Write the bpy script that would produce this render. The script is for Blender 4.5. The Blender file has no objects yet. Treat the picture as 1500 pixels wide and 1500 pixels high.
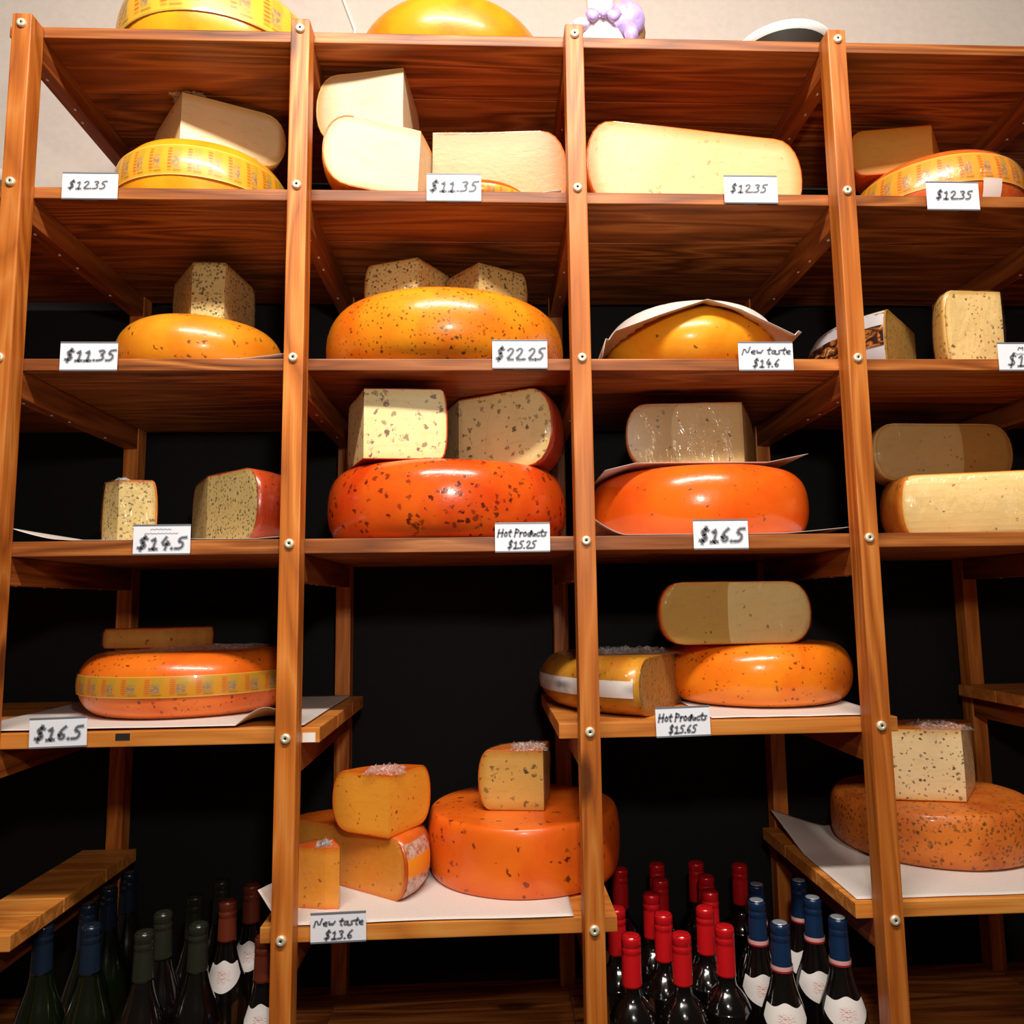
import bpy, bmesh, math, random
from math import sin, cos, pi, radians, sqrt
from mathutils import Vector, Matrix, noise
SC = bpy.context.scene
ZO = 2.5                                   # floor is z = 0
# ------------------------------------------------------------------ camera
FPX = 1150.0; PPX = 19.43; PPY = 0.35
CAM = Vector((0.33449, -1.33108, -1.04956 + ZO))
ROT = Matrix(((0.998877996839477, 0.04654608357960597, 0.008729807177376595),
              (-0.04521229100672968, 0.9921393332959235, -0.11668501218684102),
              (-0.014092415402500426, 0.11615939665184552, 0.993130604904311)))
cd = bpy.data.cameras.new('camera'); cam = bpy.data.objects.new('camera', cd)
SC.collection.objects.link(cam); SC.camera = cam
right, fwd, up = ROT.col[0], ROT.col[1], ROT.col[2]
m = Matrix((right, up, -fwd)).transposed().to_4x4(); m.translation = CAM
cam.matrix_world = m
cd.sensor_width = 36; cd.sensor_fit = 'HORIZONTAL'; cd.lens = FPX/1500*36
cd.shift_x = -PPX/1500; cd.shift_y = PPY/1500; cd.clip_start = .02
# ------------------------------------------------------------------ light
SC.view_settings.view_transform = 'Standard'; SC.view_settings.look = 'None'
SC.view_settings.gamma = 1; SC.view_settings.use_curve_mapping = False
SC.view_settings.exposure = 0.0
W = bpy.data.worlds.new('room_light'); SC.world = W; W.use_nodes = True
W.node_tree.nodes['Background'].inputs[0].default_value = (1.0, .86, .72, 1)
W.node_tree.nodes['Background'].inputs[1].default_value = 0.025
def area(name, loc, target, size, power, col, sy=None):
    l = bpy.data.lights.new(name, 'AREA'); l.energy = power; l.color = col
    l.shape = 'RECTANGLE'; l.size = size; l.size_y = sy or size
    o = bpy.data.objects.new(name, l); SC.collection.objects.link(o)
    o.location = loc; o.rotation_euler = (Vector(target)-Vector(loc)).to_track_quat('-Z', 'Y').to_euler()
    return o
area('ceiling_strip_light', (0.35, -1.24, 3.30), (0.35, .05, 1.8), 1.7, 74, (1, .93, .83), .14)
area('flash_light', (0.42, -1.36, 1.88), (0.5, .1, 1.58), .09, 7.6, (1, .93, .84))
area('front_soft_light', (0.6, -3.0, 2.6), (0.6, 0, 1.8), 1.0, 2.5, (1, .93, .86), .7)  # weak, broad area light facing the rack from behind the camera

# ------------------------------------------------------------------ helpers
def ray(u, v):
    return ROT @ Vector(((u-750-PPX)/FPX, 1, (750+PPY-v)/FPX))
def onY(u, v, Y):
    r = ray(u, v); return CAM + r*((Y-CAM.y)/r.y)
def onZ(u, v, Z):
    r = ray(u, v); return CAM + r*((Z-CAM.z)/r.z)
COL = SC.collection
def mesh_obj(name, verts, faces, mats, parent=None, loc=(0,0,0), smooth=False, fm=None, uvs=None):
    me = bpy.data.meshes.new(name); me.from_pydata([tuple(v) for v in verts], [], faces); me.update()
    if not isinstance(mats, (list, tuple)): mats = [mats]
    for x in mats: me.materials.append(x)
    if fm: me.polygons.foreach_set('material_index', fm)
    if smooth: me.polygons.foreach_set('use_smooth', [True]*len(me.polygons))
    if uvs:
        ul = me.uv_layers.new(name='UVMap')
        for l in me.loops: ul.data[l.index].uv = uvs[l.vertex_index]
    o = bpy.data.objects.new(name, me); COL.objects.link(o); o.location = loc
    if parent: o.parent = parent
    return o
def empty(name, loc=(0,0,0)):
    o = bpy.data.objects.new(name, None); COL.objects.link(o); o.location = loc
    o.empty_display_size = .05; return o
def tag(o, label, cat, group=None):
    o['label'] = label; o['category'] = cat
    if group: o['group'] = group
    return o
def box(name, lo, hi, mat, parent=None, bev=.0015, origin=None, bend=None):
    """bevelled box given in parent coordinates; object origin = its centre"""
    lo = Vector(lo); hi = Vector(hi); c = (lo+hi)/2 if origin is None else Vector(origin)
    bm = bmesh.new(); bmesh.ops.create_cube(bm, size=1)
    for v in bm.verts:
        v.co = Vector((v.co.x*(hi.x-lo.x), v.co.y*(hi.y-lo.y), v.co.z*(hi.z-lo.z))) + (lo+hi)/2 - c
    if bev: bmesh.ops.bevel(bm, geom=list(bm.edges), offset=bev, segments=2, profile=.6, affect='EDGES')
    me = bpy.data.meshes.new(name); bm.to_mesh(me); bm.free(); me.materials.append(mat)
    o = bpy.data.objects.new(name, me); COL.objects.link(o); o.location = c
    if parent: o.parent = parent
    return o
def s2l(c):
    def f(x):
        x /= 255.; return x/12.92 if x <= .04045 else ((x+.055)/1.055)**2.4
    return (f(c[0]), f(c[1]), f(c[2]), 1)

# ------------------------------------------------------------------ materials
class NT:
    def __init__(s, name):
        s.m = bpy.data.materials.new(name); s.m.use_nodes = True
        s.t = s.m.node_tree; s.b = s.t.nodes['Principled BSDF']; s.out = s.t.nodes['Material Output']
    def n(s, typ, **kw):
        x = s.t.nodes.new('ShaderNode'+typ)
        for k, v in kw.items():
            if k.startswith('i_'):
                k = k[2:]; k = int(k) if k.isdigit() else k
                s.set(x, k, v)
            else: setattr(x, k, v)
        return x
    def set(s, x, k, v):
        if isinstance(v, bpy.types.NodeSocket): s.t.links.new(v, x.inputs[k])
        else: x.inputs[k].default_value = v
    def math(s, op, a, b=None, c=None):
        x = s.n('Math', operation=op); s.set(x, 0, a)
        if b is not None: s.set(x, 1, b)
        if c is not None: s.set(x, 2, c)
        return x.outputs[0]
    def mix(s, f, a, b, blend='MIX'):
        x = s.n('Mix', data_type='RGBA', blend_type=blend); s.set(x, 0, f); s.set(x, 6, a); s.set(x, 7, b); return x.outputs[2]
    def ramp(s, f, stops):
        x = s.n('ValToRGB'); e = x.color_ramp.elements
        while len(e) < len(stops): e.new(.5)
        for i, (p, c) in enumerate(stops): e[i].position = p; e[i].color = c
        s.set(x, 0, f); return x.outputs[0]
    def mapr(s, v, a, b, c=0., d=1.):
        x = s.n('MapRange'); s.set(x, 0, v); s.set(x, 1, a); s.set(x, 2, b); s.set(x, 3, c); s.set(x, 4, d); return x.outputs[0]
    def coords(s, kind='Object'):
        return s.n('TexCoord').outputs[kind]
    def mapping(s, v, scale=(1,1,1), loc=(0,0,0), rot=(0,0,0)):
        x = s.n('Mapping'); s.set(x, 0, v); x.inputs['Scale'].default_value = scale
        x.inputs['Location'].default_value = loc; x.inputs['Rotation'].default_value = rot; return x.outputs[0]
    def noise(s, v, scale, detail=3, rough=.5, dist=0):
        x = s.n('TexNoise'); s.set(x, 'Vector', v); x.inputs['Scale'].default_value = scale
        x.inputs['Detail'].default_value = detail; x.inputs['Roughness'].default_value = rough; x.inputs['Distortion'].default_value = dist
        return x
    def bump(s, h, st=.2, d=.002):
        x = s.n('Bump'); x.inputs['Strength'].default_value = st; x.inputs['Distance'].default_value = d; s.set(x, 'Height', h)
        return x.outputs[0]
    def P(s, **kw):
        for k, v in kw.items(): s.set(s.b, k.replace('_', ' '), v)
        return s.m

def wood(name, axis, light, dark, mid, rough=.42, knots=True, pale=0):
    """stained softwood, grain along axis 0/1/2"""
    t = NT(name); co = t.coords()
    rnd = t.n('ObjectInfo').outputs['Random']
    off = t.n('CombineXYZ'); t.set(off, 0, t.math('MULTIPLY', rnd, 31.7)); t.set(off, 1, t.math('MULTIPLY', rnd, 17.3)); t.set(off, 2, t.math('MULTIPLY', rnd, 53.1))
    v = t.n('VectorMath', operation='ADD'); t.set(v, 0, co); t.set(v, 1, off.outputs[0]); v = v.outputs[0]
    sc = [1, 1, 1]; sc[axis] = .09
    mp = t.mapping(v, tuple(sc))
    big = t.noise(mp, 9, 3, .5, .3)
    # growth-ring lines: contour the large noise
    rings = t.math('FRACT', t.math('MULTIPLY', big.outputs[0], 11.))
    rings = t.math('PINGPONG', t.math('MULTIPLY', rings, 2.), 1.)
    sc2 = [1, 1, 1]; sc2[axis] = .02
    fine = t.noise(t.mapping(v, tuple(sc2)), 260, 2, .6).outputs[0]
    blot = t.noise(t.mapping(v, tuple([.6 if i != axis else .25 for i in range(3)])), 7, 2).outputs[0]
    f = t.math('ADD', t.math('MULTIPLY', rings, .45), t.math('MULTIPLY', fine, .55))
    c = t.ramp(f, [(.16, light), (.48, mid), (.82, dark)])
    c = t.mix(t.mapr(blot, .35, .7, 0, .55), c, mid)
    c = t.mix(t.mapr(rnd, 0, 1, 0, .35), c, dark)
    h = f
    if knots:
        sk = [9, 9, 9]; sk[axis] = 3.2
        vo = t.n('TexVoronoi'); t.set(vo, 'Vector', t.mapping(v, tuple(sk))); vo.inputs['Scale'].default_value = 1.0
        sel = t.math('GREATER_THAN', t.n('SeparateColor').outputs[0], 2)
        sepc = t.n('SeparateColor'); t.set(sepc, 0, vo.outputs['Color'])
        d = t.math('ADD', vo.outputs['Distance'], t.math('MULTIPLY', t.math('SUBTRACT', fine, .5), .1))
        k = t.mapr(d, .10, .17, 1, 0)
        k = t.math('MULTIPLY', k, t.math('GREATER_THAN', sepc.outputs[0], .62))
        c = t.mix(t.math('MULTIPLY', k, .8), c, tuple([x*.25 for x in dark[:3]])+(1,))
    return t.P(Base_Color=c, Roughness=t.mapr(fine, 0, 1, rough-.08, rough+.12), Normal=t.bump(h, .25, .0012), Specular_IOR_Level=.4)
LT, MD, DK = s2l((214, 128, 66)), s2l((178, 92, 38)), s2l((112, 50, 20))
M_POST = wood('stained_pine_post', 2, s2l((238, 160, 80)), s2l((128, 60, 18)), s2l((208, 116, 40)))
M_RAIL = wood('stained_pine_rail', 1, s2l((184, 106, 46)), s2l((92, 40, 14)), s2l((150, 76, 28)), knots=False)
M_PLANK = wood('stained_pine_plank', 0, s2l((220, 140, 70)), s2l((78, 38, 16)), s2l((164, 90, 38)))
M_RAW = wood('pale_pine_plank', 0, s2l((240, 172, 88)), s2l((172, 96, 36)), s2l((224, 140, 58)))
def plain(name, col, rough=.5, metal=0, spec=.5, coat=0, bumpy=0):
    t = NT(name)
    if bumpy:
        n = t.noise(t.coords(), bumpy, 4); t.set(t.b, 'Normal', t.bump(n.outputs[0], .2, .001))
        t.set(t.b, 'Base Color', t.mix(t.mapr(n.outputs[0], .3, .7), tuple(x*.93 for x in col[:3])+(1,), col))
    else: t.set(t.b, 'Base Color', col)
    return t.P(Roughness=rough, Metallic=metal, Specular_IOR_Level=spec, Coat_Weight=coat)
M_STEEL = plain('zinc_screw', s2l((244, 232, 200)), .35, .45)
M_HOLE = plain('screw_socket', s2l((30, 28, 26)), .6)
M_NAIL = plain('nail_head', s2l((235, 225, 210)), .4, .2)
M_WALL = plain('cream_plaster', s2l((214, 200, 190)), .8, bumpy=60)
M_BLACK = plain('black_backing', s2l((6, 6, 6)), .85, bumpy=30)
M_FLOOR = plain('dark_floor_tile', s2l((60, 46, 38)), .5, bumpy=12)
M_TAPE = plain('dark_tape', s2l((42, 38, 34)), .5)
M_STICK = plain('white_sticker', s2l((240, 236, 228)), .5)
M_CARD = plain('white_card', s2l((243, 244, 252)), .55)
M_HOLD = plain('grey_card_holder', s2l((120, 122, 128)), .35)
M_INK = plain('marker_ink', s2l((98, 100, 108)), .6)
M_INK2 = plain('marker_ink_soft', s2l((190, 192, 202)), .6)
M_CABLE = plain('white_cable', s2l((245, 238, 230)), .4)

def paper_mat(name, col):
    t = NT(name); n = t.noise(t.coords(), 14, 4, .5, .4); n2 = t.noise(t.coords(), 300, 2)
    c = t.mix(t.mapr(n2.outputs[0], .3, .7), tuple(x*.92 for x in col[:3])+(1,), col)
    return t.P(Base_Color=c, Roughness=.6, Normal=t.bump(n.outputs[0], .25, .004))
M_PAPER = paper_mat('baking_paper', s2l((226, 214, 206)))

def cheese_skin(name, base, deep, spk=None, ssc=55, dens=.5, size=.28, rough=.27, mottle=9, bump=.08, blotch=None, streak=1.0):
    """waxed rind: soft mottling, herb or spice flecks, gloss"""
    t = NT(name); co = t.coords()
    n = t.noise(co, mottle, 3, .55, .5).outputs[0]
    c = t.mix(t.mapr(n, .38, .68), base, deep)
    hgt = t.noise(co, 90, 3).outputs[0]
    if spk:
        ssc *= 1.35
        wob = t.noise(co, ssc*1.5, 3, .65).outputs['Color']
        w = t.n('VectorMath', operation='MULTIPLY_ADD'); t.set(w, 0, wob); w.inputs[1].default_value = (1.3/ssc,)*3; t.set(w, 2, co)
        vo = t.n('TexVoronoi'); t.set(vo, 'Vector', t.mapping(w.outputs[0], (1, 1, streak))); vo.inputs['Scale'].default_value = ssc
        sp = t.n('SeparateColor'); t.set(sp, 0, vo.outputs['Color'])
        cl = t.noise(co, 12, 2).outputs[0]
        keep = t.math('LESS_THAN', sp.outputs[0], t.math('MULTIPLY', t.mapr(cl, .35, .65, .35, 1.4), dens))
        rad = t.math('MULTIPLY', t.math('ADD', sp.outputs[1], .35), size)
        k = t.mapr(t.math('SUBTRACT', vo.outputs['Distance'], rad), -.06, .06, 1, 0)
        k = t.math('MULTIPLY', k, keep)
        c = t.mix(t.math('MULTIPLY', k, t.mapr(sp.outputs[2], 0, 1, .55, .95)), c, spk)
        hgt = t.math('SUBTRACT', hgt, t.math('MULTIPLY', k, .5))
        if blotch:
            vo2 = t.n('TexVoronoi'); t.set(vo2, 'Vector', w.outputs[0]); vo2.inputs['Scale'].default_value = ssc*.24
            s2 = t.n('SeparateColor'); t.set(s2, 0, vo2.outputs['Color'])
            nz = t.noise(co, ssc*1.3, 3, .7).outputs[0]
            k2 = t.mapr(t.math('ADD', vo2.outputs['Distance'], t.math('MULTIPLY', t.math('SUBTRACT', nz, .5), 1.1)), .02, .16, 1, 0)
            k2 = t.math('MULTIPLY', k2, t.math('LESS_THAN', s2.outputs[0], blotch))
            c = t.mix(t.math('MULTIPLY', k2, .8), c, spk)
    return t.P(Base_Color=c, Roughness=t.mapr(n, 0, 1, rough-.05, rough+.1), Normal=t.bump(hgt, bump*2, .002),
               Specular_IOR_Level=.4, Coat_Weight=.2, Coat_Roughness=.12)
def cheese_paste(name, core, edge, spk=None, ssc=70, dens=.5, size=.3, rough=.42, holes=0, edgew=.016, blotch=None):
    """cut face: pale core, darker towards the rind (attribute d, metres from the rind)"""
    t = NT(name); co = t.coords()
    d = t.n('Attribute', attribute_name='rind_distance').outputs['Fac']
    n = t.noise(co, 16, 3).outputs[0]
    dd = t.math('ADD', d, t.math('MULTIPLY', t.math('SUBTRACT', n, .5), .008))
    c = t.mix(t.mapr(dd, .001, edgew), edge, core)
    c = t.mix(t.mapr(n, .4, .75, 0, .35), c, tuple(x*y for x, y in zip(core[:3], (.9, .82, .65)))+(1,))
    fib = t.noise(t.mapping(co, (1, 1, 3.5)), 34, 4, .65, .6).outputs[0]
    c = t.mix(t.mapr(fib, .52, .72, 0, .40), c, tuple(x*y for x, y in zip(core[:3], (.84, .70, .5)))+(1,))
    hgt = t.noise(co, 120, 3).outputs[0]
    if spk or holes:
        ssc *= 1.25
        wob = t.noise(co, ssc*1.5, 3, .65).outputs['Color']
        w = t.n('VectorMath', operation='MULTIPLY_ADD'); t.set(w, 0, wob); w.inputs[1].default_value = (1.3/ssc,)*3; t.set(w, 2, co)
        vo = t.n('TexVoronoi'); t.set(vo, 'Vector', w.outputs[0]); vo.inputs['Scale'].default_value = ssc
        sp = t.n('SeparateColor'); t.set(sp, 0, vo.outputs['Color'])
        keep = t.math('LESS_THAN', sp.outputs[0], dens)
        rad = t.math('MULTIPLY', t.math('ADD', sp.outputs[1], .3), size)
        k = t.math('MULTIPLY', t.mapr(t.math('SUBTRACT', vo.outputs['Distance'], rad), -.05, .05, 1, 0), keep)
        sc = spk or tuple(x*y for x, y in zip(core[:3], (.7, .5, .3)))+(1,)
        c = t.mix(t.math('MULTIPLY', k, t.mapr(sp.outputs[2], 0, 1, .5, .95)), c, sc)
        hgt = t.math('SUBTRACT', hgt, t.math('MULTIPLY', k, 1.))
        if blotch:
            vo2 = t.n('TexVoronoi'); t.set(vo2, 'Vector', w.outputs[0]); vo2.inputs['Scale'].default_value = ssc*.42
            s2 = t.n('SeparateColor'); t.set(s2, 0, vo2.outputs['Color'])
            nz = t.noise(co, ssc*1.6, 3, .7).outputs[0]
            k2 = t.mapr(t.math('ADD', vo2.outputs['Distance'], t.math('MULTIPLY', t.math('SUBTRACT', nz, .5), 1.3)), .03, .16, 1, 0)
            k2 = t.math('MULTIPLY', k2, t.math('LESS_THAN', s2.outputs[0], blotch))
            c = t.mix(t.math('MULTIPLY', k2, .85), c, sc)
    return t.P(Base_Color=c, Roughness=rough, Normal=t.bump(t.math('ADD', hgt, fib), .22, .0012), Specular_IOR_Level=.45,
               Subsurface_Weight=.12, Subsurface_Radius=(.02, .012, .006), Subsurface_Scale=.5)
def film_mat(name, cover=.10, scale=30, tint=(.95, .93, .9, 1)):
    """clear cling film: mostly see-through, glossy creases"""
    t = NT(name); co = t.coords(); rnd = t.n('ObjectInfo').outputs['Random']
    w = t.noise(t.mapping(co, (1.0, 1.0, .35)), scale, 4, .6, 1.2).outputs[0]
    cr = t.math('ABSOLUTE', t.math('SUBTRACT', w, .5))
    bump = t.bump(w, .9, .006)
    gl = t.n('BsdfGlossy'); gl.inputs['Roughness'].default_value = .12; t.set(gl, 'Normal', bump)
    tr = t.n('BsdfTransparent')
    df = t.n('BsdfDiffuse'); df.inputs['Color'].default_value = tint
    lw = t.n('LayerWeight'); lw.inputs[0].default_value = .25; t.set(lw, 'Normal', bump)
    m1 = t.n('MixShader'); t.set(m1, 0, t.math('ADD', t.math('MULTIPLY', lw.outputs['Fresnel'], .32), .02)); t.set(m1, 1, tr.outputs[0]); t.set(m1, 2, gl.outputs[0])
    m2 = t.n('MixShader'); t.set(m2, 0, t.mapr(cr, .0, .018, cover, cover*.12)); t.set(m2, 1, m1.outputs[0]); t.set(m2, 2, df.outputs[0])
    t.t.links.new(m2.outputs[0], t.out.inputs[0]); return t.m
M_FILM = film_mat('cling_film', .035)
M_CRUMPLE = film_mat('crumpled_cling_film', .5, 60)
def overlap_mat():
    t = NT('doubled_film'); tr = t.n('BsdfTransparent'); tr.inputs[0].default_value = (.86, .76, .58, 1)
    gl = t.n('BsdfGlossy'); gl.inputs['Roughness'].default_value = .25
    m1 = t.n('MixShader'); m1.inputs[0].default_value = .04; t.set(m1, 1, tr.outputs[0]); t.set(m1, 2, gl.outputs[0])
    t.t.links.new(m1.outputs[0], t.out.inputs[0]); return t.m
M_OVER = overlap_mat()
def band_mat(name, base, line, repeats=26):
    """printed paper band: yellow ground, thin edge rules, repeating blurred red/green/blue print"""
    t = NT(name); uv = t.coords('UV'); s = t.n('SeparateXYZ'); t.set(s, 0, uv)
    u = t.math('MULTIPLY', s.outputs[0], repeats); v = s.outputs[1]; fu = t.math('FRACT', u)
    rows = t.noise(t.mapping(uv, (3, 60, 1)), 2.2, 2).outputs[0]
    nz = t.noise(t.mapping(uv, (160, 8, 1)), 1.0, 3, .6).outputs[0]
    def blk(a, b, lo, hi):
        x = t.math('MULTIPLY', t.mapr(fu, a-.04, a+.04), t.mapr(fu, b-.05, b+.05, 1, 0))
        y = t.math('MULTIPLY', t.mapr(v, lo-.05, lo+.05), t.mapr(v, hi-.05, hi+.05, 1, 0))
        return t.math('MULTIPLY', x, y)
    ln = t.mapr(t.math('SINE', t.math('MULTIPLY', v, 62.)), -.4, .5, .35, 1)
    c = base
    c = t.mix(t.math('MULTIPLY', t.math('MULTIPLY', blk(.22, .44, .12, .88), ln), .75), c, s2l((196, 74, 34)))
    c = t.mix(t.math('MULTIPLY', blk(.5, .92, .58, .92), .45), c, s2l((150, 146, 52)))
    c = t.mix(t.math('MULTIPLY', t.math('MULTIPLY', blk(.46, .82, .22, .62), t.mapr(nz, .3, .6)), .75), c, s2l((96, 108, 112)))
    c = t.mix(t.math('MULTIPLY', t.math('MULTIPLY', blk(.5, .9, .06, .2), ln), .6), c, s2l((110, 84, 40)))
    e = t.math('MAXIMUM', t.mapr(v, .03, .05, 1, 0), t.mapr(v, .95, .97, 0, 1))
    c = t.mix(t.math('MULTIPLY', e, .6), c, line)
    return t.P(Base_Color=c, Roughness=.35, Coat_Weight=.25)
M_BAND = band_mat('printed_band_yellow', s2l((246, 176, 44)), s2l((250, 205, 110)))
M_BAND_OR = band_mat('printed_band_orange', s2l((244, 160, 48)), s2l((250, 190, 90)))
M_BAND_OL = band_mat('printed_band_olive', s2l((206, 140, 36)), s2l((240, 180, 80)))

HERB = s2l((70, 66, 34)); DARKS = s2l((66, 26, 12)); BROWN = s2l((120, 62, 22)); GREEN = s2l((84, 80, 40))
YEL = s2l((248, 172, 40)); YELD = s2l((238, 140, 24)); ORA = s2l((240, 122, 30)); ORD = s2l((224, 92, 20)); RED = s2l((222, 84, 30))

# ------------------------------------------------------------------ the place
XF = [-.985, -.4917, 0.0, .5, .9946, 1.4777, 1.965]           # frame centres
ST = [z+ZO for z in (.020, -.292, -.6105, -.932, -1.2505, -1.568, -1.885, -2.2)]   # shelf top heights
TH = [.0215, .0215, .0215, .0255, .0255, .0255, .024, .024]
PW, PD = .034, .040; YR = .4967; YB = .535
def struct(o): o['kind'] = 'structure'; return o
fl = struct(box('floor', (-3, -4, -.05), (4.5, .75, 0), M_FLOOR, bev=0))
wl = struct(box('wall_back', (-3, .60, 0), (4.5, .72, 4.2), M_WALL, bev=0))
bk = tag(box('backing_panel', (-1.6, .576, 0), (2.7, .598, 2.206), M_BLACK, bev=.002),
         'wide matt black backing panel standing behind the lower shelves', 'panel')
bk2 = tag(box('backing_panel', (-.475, .560, 2.0), (1.46, .574, ST[0]-.001), M_BLACK, bev=.001),
          'black backing panel behind the top shelf only', 'panel')

rack = tag(empty('shelving_rack', (.5, .25, 0)), 'tall stained pine shelving rack of ladder frames, boards and round screw heads', 'rack')
def R(p): return (p[0]-.5, p[1]-.25, p[2])
def disc_prim(name, r, depth, mats, parent, loc, axis='Y', seg=18):
    """domed screw head with a dark socket, facing -Y"""
    vs = []; fs = []; fm = []
    rings = [(r, 0), (r, -depth*.55), (r*.86, -depth), (r*.24, -depth*.95), (r*.18, -depth*.45)]
    for rr, y in rings:
        for i in range(seg):
            a = 2*pi*i/seg; vs.append((rr*cos(a), y, rr*sin(a)))
    for k in range(len(rings)-1):
        for i in range(seg):
            j = (i+1) % seg; fs.append((k*seg+i, k*seg+j, (k+1)*seg+j, (k+1)*seg+i)); fm.append(1 if k == 3 else 0)
    fs.append(tuple((len(rings)-1)*seg+i for i in range(seg))); fm.append(1)
    o = mesh_obj(name, vs, fs, mats, parent, loc, True, fm); return o
def share(src, parent, loc):
    o = src.copy(); COL.objects.link(o); o.parent = parent; o.location = loc; return o
scr0 = nail0 = None
posts = {}
TOP = .0145+ZO
screwz = [-.006, -.306, -.6215, -.9435, -1.262, -1.574, -1.895, -2.21]
for i, x in enumerate(XF):
    top = TOP if 0 < i < 6 else TOP
    if i == 0: top = ST[1]+.02
    for yy in (0, YR):
        p = box('post', R((x-PW/2, yy, 0)), R((x+PW/2, yy+PD, top)), M_POST, rack, .0022)
        if yy == 0:
            for k, z in enumerate(screwz):
                zz = z+ZO
                if zz > top: continue
                loc = (Vector(R((x+random.uniform(-.001, .001), -.0001, zz))) - p.location)
                if scr0 is None: scr0 = disc_prim('screw', .0082, .0048, [M_STEEL, M_HOLE], p, loc)
                else: share(scr0, p, loc)
    for k in range(8):
        if i == 0 and k == 0: continue
        zt = ST[k]-TH[k]-.0005+(.0075 if k == 5 and i >= 4 else 0)-(.0026 if k == 4 and i in (3, 4) else 0)
        r = box('rail', R((x-.0145, PD, zt-.048)), R((x+.0145, YR, zt)), M_RAIL, rack, .0015)
        if 0 < i < 6 and k < 6:
            for y in (.085, .17, .235, .37):
                y += random.uniform(-.012, .012)
                loc = Vector(R((x+random.uniform(-.004, .004), y, zt-.0485))) - r.location
                if nail0 is None:
                    vs = [(cos(a*pi/4)*.0022, sin(a*pi/4)*.0034, z) for z in (0.0006, -.0008) for a in range(8)]
                    nail0 = mesh_obj('nail', vs, [(a, (a+1) % 8, 8+(a+1) % 8, 8+a) for a in range(8)]+[tuple(range(8, 16))[::-1]], M_NAIL, r, loc)
                else: share(nail0, r, loc)
def planks(parent, x0, x1, k, mat, off, level=None, full=False, ends=None):
    z1 = ST[k] if level is None else level; z0 = z1-TH[k]
    ys = [(PD+.0005, .2005), (.2025, .3590), (.3613, YR-.0005 if full else YB)]
    for j, (a, b) in enumerate(ys):
        dz = random.uniform(-.0006, .0)
        box('shelf_plank', (x0-off[0], a-off[1], z0+dz-off[2]), (x1-off[0], b-off[1], z1+dz-off[2]), mat, parent, .0018)
for k in range(8):
    if k in (4, 5): continue
    for i in range(6):
        if k == 0 and i == 0: continue
        x0, x1 = XF[i], XF[i+1]
        if k == 0 and i == 1: x0 = -.538
        for j in range(3):
            a, b = [(PD+.0005, .2005), (.2025, .3590), (.3613, YB)][j]
            xa, xb = x0+.0006, x1-.0006
            if j == 2:
                ya, yb, yc = a, YR-.0006, YB; nx = PW/2+.0006
                fp = [(xa, ya), (xb, ya), (xb, yb), (XF[i+1]-nx, yb), (XF[i+1]-nx, yc), (XF[i]+nx, yc), (XF[i]+nx, yb), (xa, yb)]
                cx, cy = (xa+xb)/2, (ya+yc)/2; zc = ST[k]-TH[k]/2
                vs = [(x-cx, y-cy, z) for z in (-TH[k]/2, TH[k]/2) for x, y in fp]
                fs = [tuple(range(8))[::-1], tuple(range(8, 16))]+[(q, (q+1) % 8, 8+(q+1) % 8, 8+q) for q in range(8)]
                mesh_obj('shelf_plank', vs, fs, M_PLANK, rack, R((cx, cy, zc)))
                continue
            box('shelf_plank', R((xa, a, ST[k]-TH[k])), R((xb, b, ST[k])), M_PLANK, rack, .0016)
S4b, S5b = -1.2530+ZO, -1.5605+ZO
def loose(label, x0, x1, k, level=None):
    z1 = ST[k] if level is None else level
    e = tag(empty('loose_shelf', ((x0+x1)/2, .27, z1-TH[k])), label, 'shelf')
    planks(e, x0, x1, k, M_RAW, ((x0+x1)/2, .27, z1-TH[k]), level=z1, full=True)
    return e
sh_a = loose('pale plank shelf at left under the banded orange wheel, ending past the second post', -.985, .047, 4)
sh_b = loose('pale plank shelf below the new-taste tag, holding the whole orange wheel with dark spots', -.045, .543, 5)
sh_c = loose('pale plank shelf holding the film-wrapped herb cheese and two stacked wheels', .451, 1.044, 4, S4b)
sh_d = loose('pale plank shelf at lower right under the brown-orange speckled wheel', .949, 1.47, 5, S5b)
sh_e = loose('short narrow plank shelf at far lower left above the slate-capped bottles', -.556, -.441, 5)
sh_f = loose('shadowed plank shelf at the far right edge behind the speckled wheel', 1.43, 1.96, 4)
def stick(name, x0, x1, u, mat, parent_shelf, zlo, zhi, jag=0):
    lo = Vector((x0, PD-.0006, zlo)) - parent_shelf.location; hi = Vector((x1, PD+.0004, zhi)) - parent_shelf.location
    return box(name, lo, hi, mat, parent_shelf, 0)
a = onY(169, 1085, PD).x; b = onY(190, 1085, PD).x
stick('tape', a, b, 0, M_TAPE, sh_a, ST[4]-.0145, ST[4]+.0003-.004)['label'] = 'patch of dark tape'
a = onY(443, 1085, PD).x; b = onY(462, 1085, PD).x
stick('sticker', a, b, 0, M_STICK, sh_a, ST[4]-TH[4]+.001, ST[4]-.009)['label'] = 'blank white sticker'

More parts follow.
